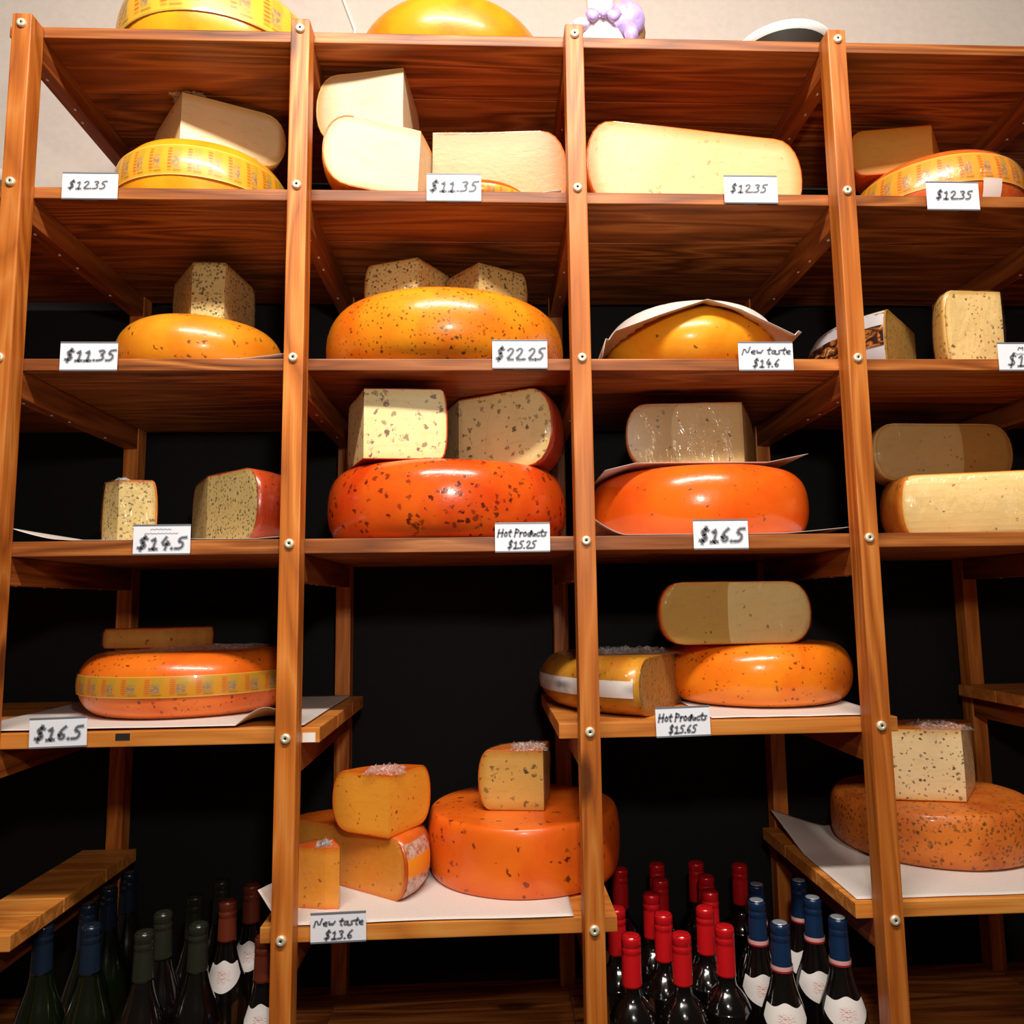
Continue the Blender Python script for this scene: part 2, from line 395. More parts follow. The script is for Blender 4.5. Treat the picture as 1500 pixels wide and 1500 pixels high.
# ------------------------------------------------------------------ cheese geometry
def prof(t, R_, H, er, p=2.4, dome=0):
    """radius and height at t in -1..1 of a wheel side"""
    e = 1-abs(t)**p
    return R_-er+er*max(e, 0)**(1/p)
NL = 13
def levels(H, er):
    # dense near top and bottom
    return [-cos(pi*i/(NL-1)) for i in range(NL)]
def wheel(label, pl, pr, Yf, base, ytop=None, H=None, er=.035, mat=None, dome=.006, cat='cheese wheel', wob=.0015, pexp=2.4, topref=.75, name='round_cheese', group=None):
    """whole wheel lying flat; silhouette between pixels pl and pr, front at depth Yf; returns object (origin at base centre)"""
    vm = 917-(base+.05-CAM.z)*770
    def hd(u):
        r = ray(u, vm); d = Vector((r.x, r.y)); d.normalize(); return d
    dl, dr = hd(pl), hd(pr); b = (dl+dr).normalized(); sn = sin(math.acos(max(-1, min(1, dl.dot(dr))))/2)
    base += .0006
    L = (Yf-CAM.y)/(b.y-sn); Rr = L*sn; c = Vector((CAM.x, CAM.y))+b*L
    if H is None:
        H = onY(CAM.x*0+ (pl+pr)/2, ytop, Yf+er*topref).z - base - dome*.6
    seg = 72; vs = []; fs = []
    ts = [-cos(pi*i/18) for i in range(19)]
    sd = random.random()*50
    for t in ts:
        r0 = prof(t, Rr, H, er, pexp)
        for i in range(seg):
            a = 2*pi*i/seg
            w = wob*noise.noise(Vector((cos(a)*1.7+sd, sin(a)*1.7, t*.8)))*2
            vs.append(((r0+w)*cos(a), (r0+w)*sin(a), H/2+t*H/2+ (wob*.5*noise.noise(Vector((cos(a)*2+sd, sin(a)*2, 5))) if t > 0 else 0)))
    n = len(ts)
    for k in range(n-1):
        for i in range(seg):
            j = (i+1) % seg; fs.append((k*seg+i, k*seg+j, (k+1)*seg+j, (k+1)*seg+i))
    # slightly domed top: rings inwards
    for s_, zz in ((1, H), (-1, 0)):
        prev = (n-1)*seg if s_ == 1 else 0
        for q in (.93, .8, .5, .2):
            st = len(vs)
            rr = (Rr-er)*q; z = zz + (dome*(1-q*q) if s_ == 1 else 0)
            for i in range(seg): vs.append((rr*cos(2*pi*i/seg), rr*sin(2*pi*i/seg), z))
            for i in range(seg):
                j = (i+1) % seg
                f = (prev+i, prev+j, st+j, st+i); fs.append(f if s_ == 1 else f[::-1])
            prev = st
        cidx = len(vs); vs.append((0, 0, zz+(dome if s_ == 1 else 0)))
        for i in range(seg):
            j = (i+1) % seg; f = (prev+i, prev+j, cidx); fs.append(f if s_ == 1 else f[::-1])
    o = mesh_obj(name, vs, fs, mat, None, (c.x, c.y, base), True)
    tag(o, label, cat, group)
    o['R'] = Rr; o['H'] = H
    info = dict(o=o, R=Rr, H=H, c=c, base=base, er=er, p=pexp, top=base+H, dome=dome, bias=(dl, dr))
    return info
def band(w, z0, z1, mat, a0=0, a1=2*pi, name='label_band', off=.0012, rows=6, uscale=1, tilt=0):
    """strip following the side of wheel w between relative heights z0..z1 (0..1)"""
    R_, H, er, p = w['R'], w['H'], w['er'], w['p']; seg = 96; vs = []; fs = []; uv = []
    for k in range(rows+1):
        f = z0+(z1-z0)*k/rows
        for i in range(seg+1):
            a = a0+(a1-a0)*i/seg
            ff = f+tilt*sin(a)
            r = prof(ff*2-1, R_, H, er, p)+off+.0012
            vs.append((r*cos(a), r*sin(a), ff*H)); uv.append(((a1-a0)/(2*pi)*i/seg*uscale, k/rows))
    for k in range(rows):
        for i in range(seg):
            q = k*(seg+1)+i; fs.append((q, q+1, q+seg+2, q+seg+1))
    o = mesh_obj(name, vs, fs, mat, w['o'], (0, 0, 0), True, uvs=uv); return o

def piece(label, ax, Y, base, a0, a1, mats, endpx=None, R_=None, ref='a0', ytop=None, yref=None, H=None, er=.02, tip=0, mode='sector',
          name='cheese_wedge', cat='cheese', film=0, crumple=0, tiltx=0, tilty=0, rind_labels=None, pexp=2.2, slope=0, taper=0, film_mat_=None, lift=0):
    """cut piece. Apex (wheel centre) under pixel ax at depth Y; rind arc from a0 to a1 (degrees, 0=+X, 90=away).
    mats=(paste, rind). endpx: pixel of the rounded end of face `ref`"""
    a0r, a1r = radians(a0), radians(a1)
    ys = yref if yref is not None else 917
    A = onY(ax, ys, Y); A2 = Vector((A.x, Y))
    if R_ is None:
        r = ray(endpx, ys); d = Vector((r.x, r.y)); e = Vector((cos(a0r), sin(a0r))) if ref == 'a0' else Vector((cos(a1r), sin(a1r)))
        # A2 + R e = cam + s d
        det = e.x*(-d.y)+d.x*e.y; q = Vector((CAM.x, CAM.y))-A2
        R_ = (q.x*(-d.y)+d.x*q.y)/det
    if H is None: H = onY(ax, ytop, Y).z-base
    ts = levels(H, er); nl = len(ts); vs = []; fs = []; fm = []; dat = []
    NA = max(10, int((a1-a0)/5)); NF = 8
    if mode == 'sector':
        inner = [(0, 0)] if not tip else [(-tip/2, 0), (tip/2, 0)]
    else: inner = []
    er_ = er
    ringlen = None
    for t in ts:
        rr = prof(t, R_, H, er_, pexp); z = H/2+t*H/2
        ring = []; dr = []
        arc = [(rr*cos(a0r+(a1r-a0r)*i/NA), rr*sin(a0r+(a1r-a0r)*i/NA)) for i in range(NA+1)]
        zz = min(z, H-z)
        if tip: arc = [(x+(tip/2 if i < NA/2 else -tip/2)*(abs(i-NA/2)/(NA/2)), y) for i, (x, y) in enumerate(arc)]
        ring += arc; dr += [0]*len(arc)
        chain = inner
        # face from arc end (a1) to inner[0]
        tgt = chain+[arc[0]] if chain else [arc[0]]
        cur = arc[-1]
        for ti, T in enumerate(tgt):
            T = Vector(T); Cu = Vector(cur)
            nseg = NF if not (tip and ti == 1) else 3
            if not chain: nseg = NF*2
            last = (ti == len(tgt)-1)
            for s in range(1, nseg+(0 if last else 1)):
                P = Cu.lerp(T, s/nseg); ring.append((P.x, P.y))
                de = min((P-Vector(arc[0])).length, (P-Vector(arc[-1])).length)
                dr.append(min(de, zz))
            cur = tuple(T)
        ringlen = len(ring)
        sc = 1-taper*(z/H)
        for (x, y), dd in zip(ring, dr):
            vs.append((x*sc, y*sc, z)); dat.append(dd)
    for k in range(nl-1):
        for i in range(ringlen):
            j = (i+1) % ringlen
            fs.append((k*ringlen+i, k*ringlen+j, (k+1)*ringlen+j, (k+1)*ringlen+i)); fm.append(1 if i < NA else 0)
    fs.append(tuple(range(ringlen))[::-1]); fm.append(1)
    fs.append(tuple((nl-1)*ringlen+i for i in range(ringlen))); fm.append(1)
    seed = random.random()*100
    def wobv(v):
        v = Vector(v); nn = noise.noise(v*9+Vector((seed, 0, 0)))*.0016
        z = v.z
        return (v.x+nn, v.y+noise.noise(v*9+Vector((0, seed, 0)))*.0022, z+slope*v.x*(z/H))
    vs = [wobv(v) for v in vs]
    # paste body (keeps caps so that it is closed), slightly under the rind
    o = mesh_obj(name, vs, fs, list(mats), None, (A.x, Y, base+lift), False, fm)
    at = o.data.attributes.new('rind_distance', 'FLOAT', 'POINT'); at.data.foreach_set('value', dat)
    for p_ in o.data.polygons:
        if p_.material_index == 1 and len(p_.vertices) == 4: p_.use_smooth = True
    # rind shell child
    rf = [f for f, m_ in zip(fs, fm) if m_ == 1]
    used = sorted({i for f in rf for i in f}); mp = {g: n_ for n_, g in enumerate(used)}
    rs = mesh_obj('rind', [vs[i] for i in used], [tuple(mp[i] for i in f) for f in rf], mats[1], o, (0, 0, 0), False)
    for p_ in rs.data.polygons:
        if len(p_.vertices) == 4: p_.use_smooth = True
    so = rs.modifiers.new('thick', 'SOLIDIFY'); so.thickness = .0028; so.offset = 0.1
    tag(o, label, cat)
    o.rotation_euler = (radians(tiltx), radians(tilty), 0)
    if film:
        me = o.data.copy(); f = bpy.data.objects.new('cling_film', me); COL.objects.link(f); f.parent = o
        me.materials.clear(); me.materials.append(film_mat_ or M_FILM)
        me.polygons.foreach_set('material_index', [0]*len(me.polygons))
        me.polygons.foreach_set('use_smooth', [True]*len(me.polygons))
        cen = Vector((R_*cos((a0r+a1r)/2)*.5, R_*sin((a0r+a1r)/2)*.5, H/2))
        for v in me.vertices:
            d = (v.co-cen).normalized()
            v.co += d*(.0035+.002*noise.noise(v.co*40+Vector((seed, 3, 1))))
    if crumple:
        am = (a0r+a1r)/2; f_ = .34 if base+H < CAM.z else .16; half = math.sin(min((a1r-a0r)/2, 1.2))*R_*f_
        crump(o, R_*cos(am)*f_, R_*sin(am)*f_, H-.001, min(half*1.15, R_*.34) if base+H < CAM.z else R_*.17, seed, .011 if base+H < CAM.z else .007)
    o['cols'] = ringlen; o['mid'] = (nl//2)*ringlen
    return dict(o=o, R=R_, H=H, top=base+H+lift, A=A2, er=er, p=pexp, a0=a0r, a1=a1r)
def crump(parent, x, y, z, r, seed, hgt=.014, name='crumpled_film', mat=None, sx=1, sy=1):
    n = 22; vs = []; fs = []
    for i in range(n+1):
        for j in range(n+1):
            u, v = i/n*2-1, j/n*2-1
            px, py = x+u*r*sx*(1+.2*noise.noise(Vector((v*3, seed, 1)))), y+v*r*sy*(1+.2*noise.noise(Vector((u*3, seed, 7))))
            fall = max(0, 1-max(abs(u), abs(v))**3)
            h = abs(noise.noise(Vector((u*5+seed, v*5, 2))))+.6*abs(noise.noise(Vector((u*12+seed, v*12, 9))))
            vs.append((px+.006*noise.noise(Vector((u*9, v*9, seed))), py+.006*noise.noise(Vector((v*9, u*9, seed+4))), z+.0015+hgt*h*1.6*fall))
    for i in range(n):
        for j in range(n):
            a = i*(n+1)+j; fs.append((a, a+n+1, a+n+2, a+1))
    return mesh_obj(name, vs, fs, mat or M_CRUMPLE, parent, (0, 0, 0), False)
def strip_on(w, z0, z1, a0, a1, mat, name, off=.002, tilt=0):
    ww = dict(w); return band(ww, z0, z1, mat, radians(a0), radians(a1), name, off, tilt=tilt)

def sheet(label, pts, y0, y1, mat=M_PAPER, name='baking_paper', cat='paper', curl=None, nx=40, ny=20, thick=.0006, skew=0, ripple=.0015):
    """paper: pts = [(x,z)...] polyline across, extruded in depth; curl(u,v)->(dx,dy,dz)"""
    vs = []; fs = []
    xs = [p[0] for p in pts]; x0, x1 = xs[0], xs[-1]
    def zat(x):
        for (xa, za), (xb, zb) in zip(pts, pts[1:]):
            if x <= xb+1e-9:
                f = (x-xa)/(xb-xa); f = max(0, min(1, f)); return za+(zb-za)*f
        return pts[-1][1]
    sd = random.random()*30
    cx, cy = (x0+x1)/2, (y0+y1)/2; cz = min(p[1] for p in pts)
    for j in range(ny+1):
        v = j/ny
        for i in range(nx+1):
            u = i/nx; x = x0+(x1-x0)*u; y = y0+(y1-y0)*v
            z = zat(x)+ripple*(.5+.5*noise.noise(Vector((u*5+sd, v*3, 0))))
            dx = dy = dz = 0
            if curl: dx, dy, dz = curl(u, v)
            vs.append((x+dx+skew*v-cx, y+dy-cy, z+dz-cz))
    for j in range(ny):
        for i in range(nx):
            a = j*(nx+1)+i; fs.append((a, a+1, a+nx+2, a+nx+1))
    o = mesh_obj(name, vs, fs, mat, None, (cx, cy, cz), True)
    so = o.modifiers.new('thick', 'SOLIDIFY'); so.thickness = thick; so.offset = 1
    tag(o, label, cat); return o

# ------------------------------------------------------------------ cheeses
yel_wax = cheese_skin('yellow_wax', s2l((252, 176, 34)), s2l((244, 150, 20)), rough=.3)
ora_wax = cheese_skin('orange_yellow_wax', s2l((252, 160, 28)), s2l((240, 126, 16)), rough=.32)
ora_rind = cheese_skin('orange_rind', s2l((232, 112, 30)), s2l((206, 78, 16)), rough=.25)
pale_rind = cheese_skin('pale_rind', s2l((236, 196, 120)), s2l((226, 170, 90)), rough=.35)
red_rind = cheese_skin('red_rind_specks', s2l((206, 76, 24)), s2l((170, 52, 16)), DARKS, 70, .3, .25)
herb_or_rind = cheese_skin('herb_orange_rind', s2l((216, 120, 40)), s2l((190, 90, 24)), BROWN, 70, .4, .25)
wedge_yel = cheese_paste('pale_paste_holes', s2l((250, 220, 166)), s2l((236, 180, 100)), None, 32, .16, .25, holes=1)
cream = cheese_paste('cream_paste', s2l((222, 202, 162)), s2l((224, 172, 100)), None, 40, .05, .2, holes=1)
creamb = cheese_paste('cream_paste_warm', s2l((230, 200, 146)), s2l((212, 144, 66)), None, 46, .30, .22, holes=1, edgew=.028)
amber = cheese_paste('amber_paste', s2l((200, 140, 72)), s2l((206, 118, 24)), edgew=.035, rough=.36)
amber2 = cheese_paste('amber_yellow_paste', s2l((244, 184, 86)), s2l((236, 150, 50)), edgew=.03)
herbp = cheese_paste('herb_paste', s2l((226, 196, 128)), s2l((206, 160, 80)), HERB, 140, .9, .40, edgew=.008)
herbp2 = cheese_paste('herb_paste_dark', s2l((196, 164, 100)), s2l((180, 136, 70)), s2l((74, 60, 34)), 140, .95, .42, edgew=.008)
herbp3 = cheese_paste('herb_paste_tan', s2l((244, 208, 140)), s2l((220, 170, 90)), BROWN, 85, .65, .32, edgew=.008)
herbp4 = cheese_paste('herb_paste_olive', s2l((192, 150, 78)), s2l((170, 118, 44)), s2l((104, 84, 36)), 110, .8, .36, edgew=.01)
clove = cheese_paste('clove_paste', s2l((246, 222, 160)), s2l((240, 206, 132)), s2l((112, 70, 58)), 56, .6, .32, blotch=.8)
cumin = cheese_paste('cumin_paste', s2l((216, 176, 112)), s2l((206, 152, 80)), s2l((78, 52, 28)), 75, .22, .25, edgew=.006)
cumin_l = cheese_paste('cumin_paste_light', s2l((246, 214, 146)), s2l((242, 196, 110)), s2l((84, 56, 30)), 70, .2, .22, edgew=.006)
chili = cheese_paste('chili_paste', s2l((248, 164, 52)), s2l((238, 130, 30)), s2l((150, 64, 20)), 90, .26, .26, edgew=.010)
must = cheese_paste('mustard_paste', s2l((226, 178, 92)), s2l((206, 140, 46)), s2l((72, 52, 34)), 60, .5, .30, blotch=.35)
pepp = cheese_paste('pepper_paste', s2l((238, 208, 158)), s2l((222, 176, 110)), s2l((58, 44, 30)), 90, .8, .30)

# --- top of the rack
w1 = wheel('yellow wheel with ruled printed band on top of rack, above the leftmost bay', 170, 470, .06, ST[0], H=.16, er=.04, mat=yel_wax)
band(w1, .34, .92, band_mat('printed_band_pale', s2l((252, 190, 60)), s2l((170, 140, 60)), 20))
w2 = wheel('plain glossy orange-yellow wheel on top of rack, above the second bay', 524, 799, .07, ST[0], H=.135, er=.045, mat=ora_wax, pexp=2.2)

# --- row one
w6 = wheel('yellow wheel with repeating printed band under a pale wedge, top shelf at left', 163, 426, .10, ST[1], ytop=199, er=.045, mat=yel_wax, pexp=2.1)
band(w6, .38, .80, M_BAND, uscale=1.15)
p5 = piece('pale wedge with small holes resting on the banded yellow wheel', 265, .17, w6['top']+.004, 24, 128, (wedge_yel, pale_rind), endpx=419, ytop=136, yref=180, er=.045, crumple=1)
p9 = piece('long film-wrapped amber half cheese with dark orange rind, touching the third post', 634, .142, ST[1]+.004, -3, 96, (amber, ora_rind), endpx=830, ytop=196, yref=240, er=.05, name='half_cheese', film=0)
crump(p9['o'], .09, .02, p9['H']-.002, .055, 4.4, .006, 'crumpled_film', sx=1.3, sy=.5)
p8 = piece('creamy cut cheese with orange rind standing in front at left of the second bay', 611, .075, ST[1]+.003, 78, 196, (cream, ora_rind), endpx=470, ref='a1', ytop=193, yref=240, er=.05, film=0, tilty=3)
p7 = piece('tall creamy white wedge laid on top of another cut cheese at left', 591, .085, p8['top']-.002, 84, 172, (cream, pale_rind), endpx=464, ref='a1', ytop=101, yref=150, er=.04, tilty=0, slope=.02)
p10 = piece('low orange cheese piece with printed edge peeking out behind the price tag', 704, .150, ST[1]+.001, 203, 337, (amber, ora_rind), R_=.098, H=.034, er=.018, yref=265, mode='chord')
band(dict(o=p10['o'], R=.098, H=.034, er=.018, p=2.2), .1, .6, M_BAND_OR, radians(205), radians(335), off=.002)
p11 = piece('long pale half cheese showing its whole cut face, alone in the third bay', 1020, .115, ST[1]+.002, 6, 187, (creamb, ora_rind), endpx=1173, ytop=192, yref=240, er=.055, name='half_cheese', mode='chord', slope=-.03)
w13 = wheel('glossy orange wheel with printed band and tape patch, top shelf at right', 1243, 1507, .10, ST[1], ytop=215, er=.05, mat=ora_rind, pexp=2.1)
band(w13, .42, .84, M_BAND_OR, uscale=1.1)
f13 = band(w13, .05, .9, M_FILM, radians(215), radians(330), 'cling_film', .004)
strip_on(w13, .12, .44, 268, 281, plain('white_tape', s2l((226, 206, 196)), .4), 'tape_patch', .005)['label'] = 'whitish tape patch'
p12 = piece('amber yellow wedge behind the banded orange wheel at right', 1367, .22, w13['top']+.003, 52, 170, (amber2, ora_rind), endpx=1244, ref='a1', ytop=184, yref=220, er=.03, film=0)

# --- row two
w15 = wheel('speckled yellow-orange wheel at left under a small film-wrapped herb wedge', 166, 415, .10, ST[2], ytop=455, er=.05, pexp=2.0,
            mat=cheese_skin('yellow_wax_specks', s2l((242, 158, 36)), s2l((232, 132, 24)), BROWN, 60, .45, .30))
p14 = piece('small film-wrapped herb wedge on the speckled yellow wheel', 305, .20, w15['top']+.004, 82, 126, (herbp, herbp2), R_=.14, ytop=386, yref=430, er=.012, tip=.064, film=1, crumple=1)
w18 = wheel('large speckled orange wheel carrying two herb cheese chunks', 477, 825, .015, ST[2], ytop=416, er=.05, pexp=2.1,
            mat=cheese_skin('orange_wax_dense_specks', s2l((248, 152, 30)), s2l((234, 116, 20)), s2l((96, 50, 14)), 95, .75, .30, blotch=.12))
p16 = piece('pale herb cheese chunk with bright film glare, left one on the large wheel', 611, .16, w18['top']+.004, 58, 158, (herbp, herbp2), R_=.118, ytop=378, yref=410, er=.012, film=1)
p17 = piece('brownish herb cheese chunk, right one on the large wheel', 701, .15, w18['top']+.004, 30, 128, (herbp2, herbp2), R_=.112, ytop=386, yref=410, er=.010, film=1)
w19 = wheel('domed yellow wheel under a folded white paper sheet', 884, 1142, .09, ST[2], ytop=445, er=.085, pexp=1.9, topref=.9,
            mat=cheese_skin('yellow_wax_few_specks', s2l((250, 170, 38)), s2l((242, 144, 24)), BROWN, 55, .22, .25))
a = onY(880, 505, .10); b = onY(890, 486, .10); c_ = onY(1027, 443, .12); d_ = onY(1150, 487, .10); e_ = onY(1167, 494, .10)
sheet('white paper sheet draped like a tent over the domed yellow wheel', [(a.x, a.z-.03), (a.x+.006, a.z+.002), (b.x+.01, b.z+.004), (onY(960,462,.1).x, onY(960,462,.1).z+.002), (c_.x, c_.z), (onY(1080,455,.1).x, onY(1080,455,.1).z+.004), (d_.x, d_.z+.002), (e_.x, e_.z)], .075, .40,
      curl=lambda u, v: (0, 0.0, -.012*max(0, 1-v*6)*(1 if .03 < u < .97 else 0)-.02*v), nx=60)
tent = [o for o in COL.objects if o.name.startswith('baking_paper')][-1]
for v_ in tent.data.vertices:                          # keep the sheet on top of the wheel it covers
    wx, wy = v_.co.x+tent.location.x-w19['c'].x, v_.co.y+tent.location.y-w19['c'].y
    rr_ = sqrt(wx*wx+wy*wy)
    if rr_ < w19['R']:
        q_ = max(0, (rr_-(w19['R']-w19['er']))/w19['er']); t_ = (1-q_**w19['p'])**(1/w19['p'])
        zz_ = w19['base']+w19['H']/2*(1+t_)+w19['dome']+.002-tent.location.z
        if v_.co.z < zz_ and t_ > .25: v_.co.z = zz_
p21 = piece('paper-sleeved herb wedge with a dark photo band, behind the fourth post', 1340, .28, ST[2]+.002, 110, 227, (herbp4, herbp4), endpx=1298, ref='a1', H=onY(1298, 453, .13).z-ST[2], yref=490, er=.03)
sleeve = plain('grey_white_sleeve', s2l((206, 200, 204)), .45)
def photo_mat():
    t = NT('sleeve_photo'); uv = t.coords('UV'); s = t.n('SeparateXYZ'); t.set(s, 0, uv)
    n = t.noise(t.mapping(uv, (60, 3, 1)), 1.0, 3, .6, 1.).outputs[0]
    c = t.ramp(n, [(.3, s2l((22, 14, 12))), (.5, s2l((70, 36, 24))), (.62, s2l((200, 120, 50))), (.68, s2l((236, 190, 140))), (.75, s2l((60, 30, 20)))])
    return t.P(Base_Color=c, Roughness=.3)
strip_on(p21, .04, .97, 118, 226, sleeve, 'paper_sleeve', .0022)
strip_on(p21, .40, .72, 118, 226, photo_mat(), 'photo_band', .0036)['label'] = 'dark photo print of food on the sleeve'
p22 = piece('tan herb wedge in film beside the cropped price tag at the right edge', 1469, .10, ST[2]+.003, 86, 184, (herbp3, herbp3), endpx=1386, ref='a1', ytop=429, yref=480, er=.018, film=1, pexp=3)

# --- row three
p23 = piece('small film-wrapped herb chunk standing alone at left of the third row', 173, .10, ST[3]+.003, 14, 138, (herbp, herb_or_rind), endpx=229, ytop=704, yref=750, er=.008, film=1, crumple=2, taper=.02)
p24 = piece('green-flecked cut cheese with orange rind beside the second post', 303, .18, ST[3]+.003, -42, 119, (herbp, red_rind), endpx=377, ytop=699, yref=750, er=.04, film=1)
w27 = wheel('large red-orange wheel with dark spots carrying two spotted pieces', 479, 829, .03, ST[3], ytop=667, er=.045, pexp=2.3, topref=.6,
            mat=cheese_skin('red_orange_wax_spots', s2l((232, 96, 24)), s2l((214, 66, 16)), s2l((82, 26, 14)), 58, .55, .34, blotch=.6, rough=.2))
p25 = piece('square cut cheese with purple-brown spots, left one on the red-orange wheel', 533, .09, w27['top']+.006, 3, 111, (clove, red_rind), endpx=655, ytop=570, yref=620, er=.012, film=0)
p26 = piece('rounded spotted cheese with dark red rind, right one on the red-orange wheel', 672, .235, w27['top']+.002, -32, 108, (clove, red_rind), endpx=808, H=min(.16, ST[2]-TH[2]-.004-w27['top']-.002), yref=620, er=.05, film=1)
w29 = wheel('smooth bright orange wheel beside the third post, small cut cheese on top', 866, 1188, .075, ST[3], ytop=675, er=.048, pexp=2.2, topref=.6,
            mat=cheese_skin('bright_orange_wax', s2l((244, 108, 22)), s2l((236, 88, 20)), s2l((140, 60, 20)), 70, .16, .2, rough=.22))
a = onY(905, 683, .17); b = onY(1168, 676, .17)
sheet('paper sheet between the bright orange wheel and the cut cheese on it', [(a.x-.03, w29['top']-.008), (a.x+.03, w29['top']+.0065), (b.x-.07, w29['top']+.0065), (b.x+.01, w29['top']+.012)], .14, .40, skew=.0,
      curl=lambda u, v: (-.03*v*u, 0, .010*max(0, u-.8)*5*(1-v)), ripple=.0008)
p28 = piece('tan cut cheese with rounded left end on the smooth bright orange wheel', 1089, .16, w29['top']+.009, 66, 175, (cumin, herb_or_rind), endpx=918, ref='a1', ytop=590, yref=640, er=.04, film=1)
p31 = piece('pale cut cheese with dotted face and yellow rind at the right edge', 1452, .20, ST[3]+.003, -38, 189, (cumin_l, cheese_skin('amber_rind_specks', s2l((226, 138, 34)), s2l((200, 106, 20)), BROWN, 55, .2, .28)), R_=.205, H=.122, yref=730, er=.03, mode='chord', film=1)
p30 = piece('brownish stadium-shaped half cheese on top of the dotted pale one', 1382, .25, ST[3]+.128, 2, 183, (cumin, pale_rind), endpx=1482, ytop=622, yref=660, er=.045, name='half_cheese', mode='chord', film=1)

# --- row four
w33 = wheel('orange speckled wheel with olive printed band on the left loose shelf', 111, 436, .105, ST[4]+.003, ytop=955, er=.05, pexp=2.2, topref=.55,
            mat=cheese_skin('orange_wax_fine_specks', s2l((238, 120, 30)), s2l((226, 96, 20)), s2l((110, 44, 16)), 85, .5, .28, rough=.24))
band(w33, .36, .68, M_BAND_OL, uscale=1.15)
crump(w33['o'], .03, -.02, w33['H']+.002, .11, 3.3, .006, 'cling_film')
p32 = piece('thin flat wrapped wedge lying on the olive-banded wheel', 240, .27, w33['top']+.006, 62, 174, (cheese_paste('dull_orange_paste', s2l((222, 154, 70)), s2l((206, 130, 50)), BROWN, 60, .3, .25), red_rind), endpx=151, ref='a1', ytop=917, H=.036, yref=935, er=.005, film=1)
w35 = wheel('speckled orange wheel at right end of the middle loose shelf under a half cheese', 975, 1252, .115, S4b+.003, ytop=943, er=.045, pexp=2.3, topref=.55,
            mat=cheese_skin('orange_wax_speckled', s2l((248, 140, 28)), s2l((238, 112, 20)), s2l((120, 52, 14)), 80, .5, .27, rough=.22))
p34 = piece('pale half cheese with two-tone face lying on the speckled orange wheel', 1078, .17, w35['top']+.004, 3, 184, (cumin_l, ora_rind), endpx=1187, ytop=853, yref=900, er=.045, name='half_cheese', mode='chord', film=1)
p36 = piece('film-wrapped olive herb cheese with white label strip behind the third post', 1003, .315, S4b+.002, 152, 241, (herbp4, cheese_skin('olive_rind', s2l((216, 150, 40)), s2l((190, 116, 26)), s2l((90, 60, 20)), 55, .45, .28)), endpx=936, ref='a1', ytop=953, yref=1000, er=.055, film=1, crumple=2)
def wlab():
    t = NT('white_label_strip'); uv = t.coords('UV'); s = t.n('SeparateXYZ'); t.set(s, 0, uv)
    f = t.math('FRACT', t.math('MULTIPLY', s.outputs[0], 10.)); 
    x = t.mapr(t.math('ABSOLUTE', t.math('SUBTRACT', f, .5)), .05, .25, 1, 0); y = t.mapr(t.math('ABSOLUTE', t.math('SUBTRACT', s.outputs[1], .5)), .1, .35, 1, 0)
    c = t.mix(t.math('MULTIPLY', t.math('MULTIPLY', x, y), .7), s2l((226, 216, 210)), s2l((90, 86, 84)))
    return t.P(Base_Color=c, Roughness=.3, Coat_Weight=.4)
strip_on(p36, .34, .64, 153, 239, wlab(), 'label_strip', .0025)['label'] = 'white label strip with dark smudged marks'
crump(p36['o'], -.15, -.05, p36['H']-.004, .055, 9.3, .016, 'crumpled_film')

# --- row five
w40 = wheel('large bright orange wheel with dark spots on the middle low shelf', 627, 909, .104, ST[5]+.002, H=.122, er=.014, pexp=2.8, dome=.003,
            mat=cheese_skin('orange_wax_dark_spots', s2l((240, 112, 26)), s2l((228, 90, 18)), s2l((96, 30, 14)), 50, .34, .30, blotch=.45, rough=.3))
p41 = piece('yellow wedge with dark specks and film bunched on top, standing on the spotted wheel', 796, .215, w40['top']+.005, 80, 173, (must, herb_or_rind), endpx=701, ref='a1', ytop=1100, yref=1150, er=.022, film=1, crumple=1)
p38 = piece('large chili orange half cheese lying under another, left of the spotted wheel', 500, .215, ST[5]+.003, -38, 146, (chili, ora_rind), endpx=594, ytop=1212, yref=1260, er=.03, name='half_cheese', film=1, mode='sector')
def sheet_mat():
    t = NT('clear_printed_sheet'); uv = t.coords('UV'); sp = t.n('SeparateXYZ'); t.set(sp, 0, uv)
    k = t.mapr(sp.outputs[1], .36, .40); k2 = t.mapr(sp.outputs[1], .72, .76, 1, 0)
    n = t.noise(t.mapping(uv, (90, 9, 1)), 1., 3, .6).outputs[0]
    c = t.mix(t.mapr(n, .45, .6), s2l((206, 176, 160)), s2l((184, 110, 80)))
    c = t.mix(t.math('MULTIPLY', k, k2), c, s2l((246, 150, 40)))
    return t.P(Base_Color=c, Roughness=.25, Coat_Weight=.5)
strip_on(p38, .05, .92, -37, -8, sheet_mat(), 'label_sheet', .003)['label'] = 'silvery printed label sheet'
p37 = piece('chili orange wedge with two cut faces, upper one of the stack', 569, .125, p38['top']+.004, 60, 148, (chili, ora_rind), endpx=487, ref='a1', ytop=1137, yref=1180, er=.035, film=0, crumple=1)
p39 = piece('narrow film-wrapped orange wedge standing on end beside the second post', 487, .100, ST[5]+.003, 112, 165, (chili, ora_rind), R_=.072, ytop=1243, yref=1290, er=.01, tip=.024, film=1, crumple=1)
w43 = wheel('brown-orange wheel with mottled herb rind at the lower right', 1221, 1530, .148, S5b+.003, H=.103, er=.02, pexp=2.6, dome=.003,
            mat=cheese_skin('brown_orange_herb_rind', s2l((218, 118, 36)), s2l((190, 88, 22)), s2l((96, 60, 22)), 95, .8, .36, blotch=.22, rough=.5, bump=.3))
p42 = piece('tall cream wedge with dark herb flecks on the mottled brown-orange wheel', 1411, .235, w43['top']+.005, 52, 166, (pepp, herb_or_rind), endpx=1285, ref='a1', ytop=1070, yref=1110, er=.012, crumple=1)
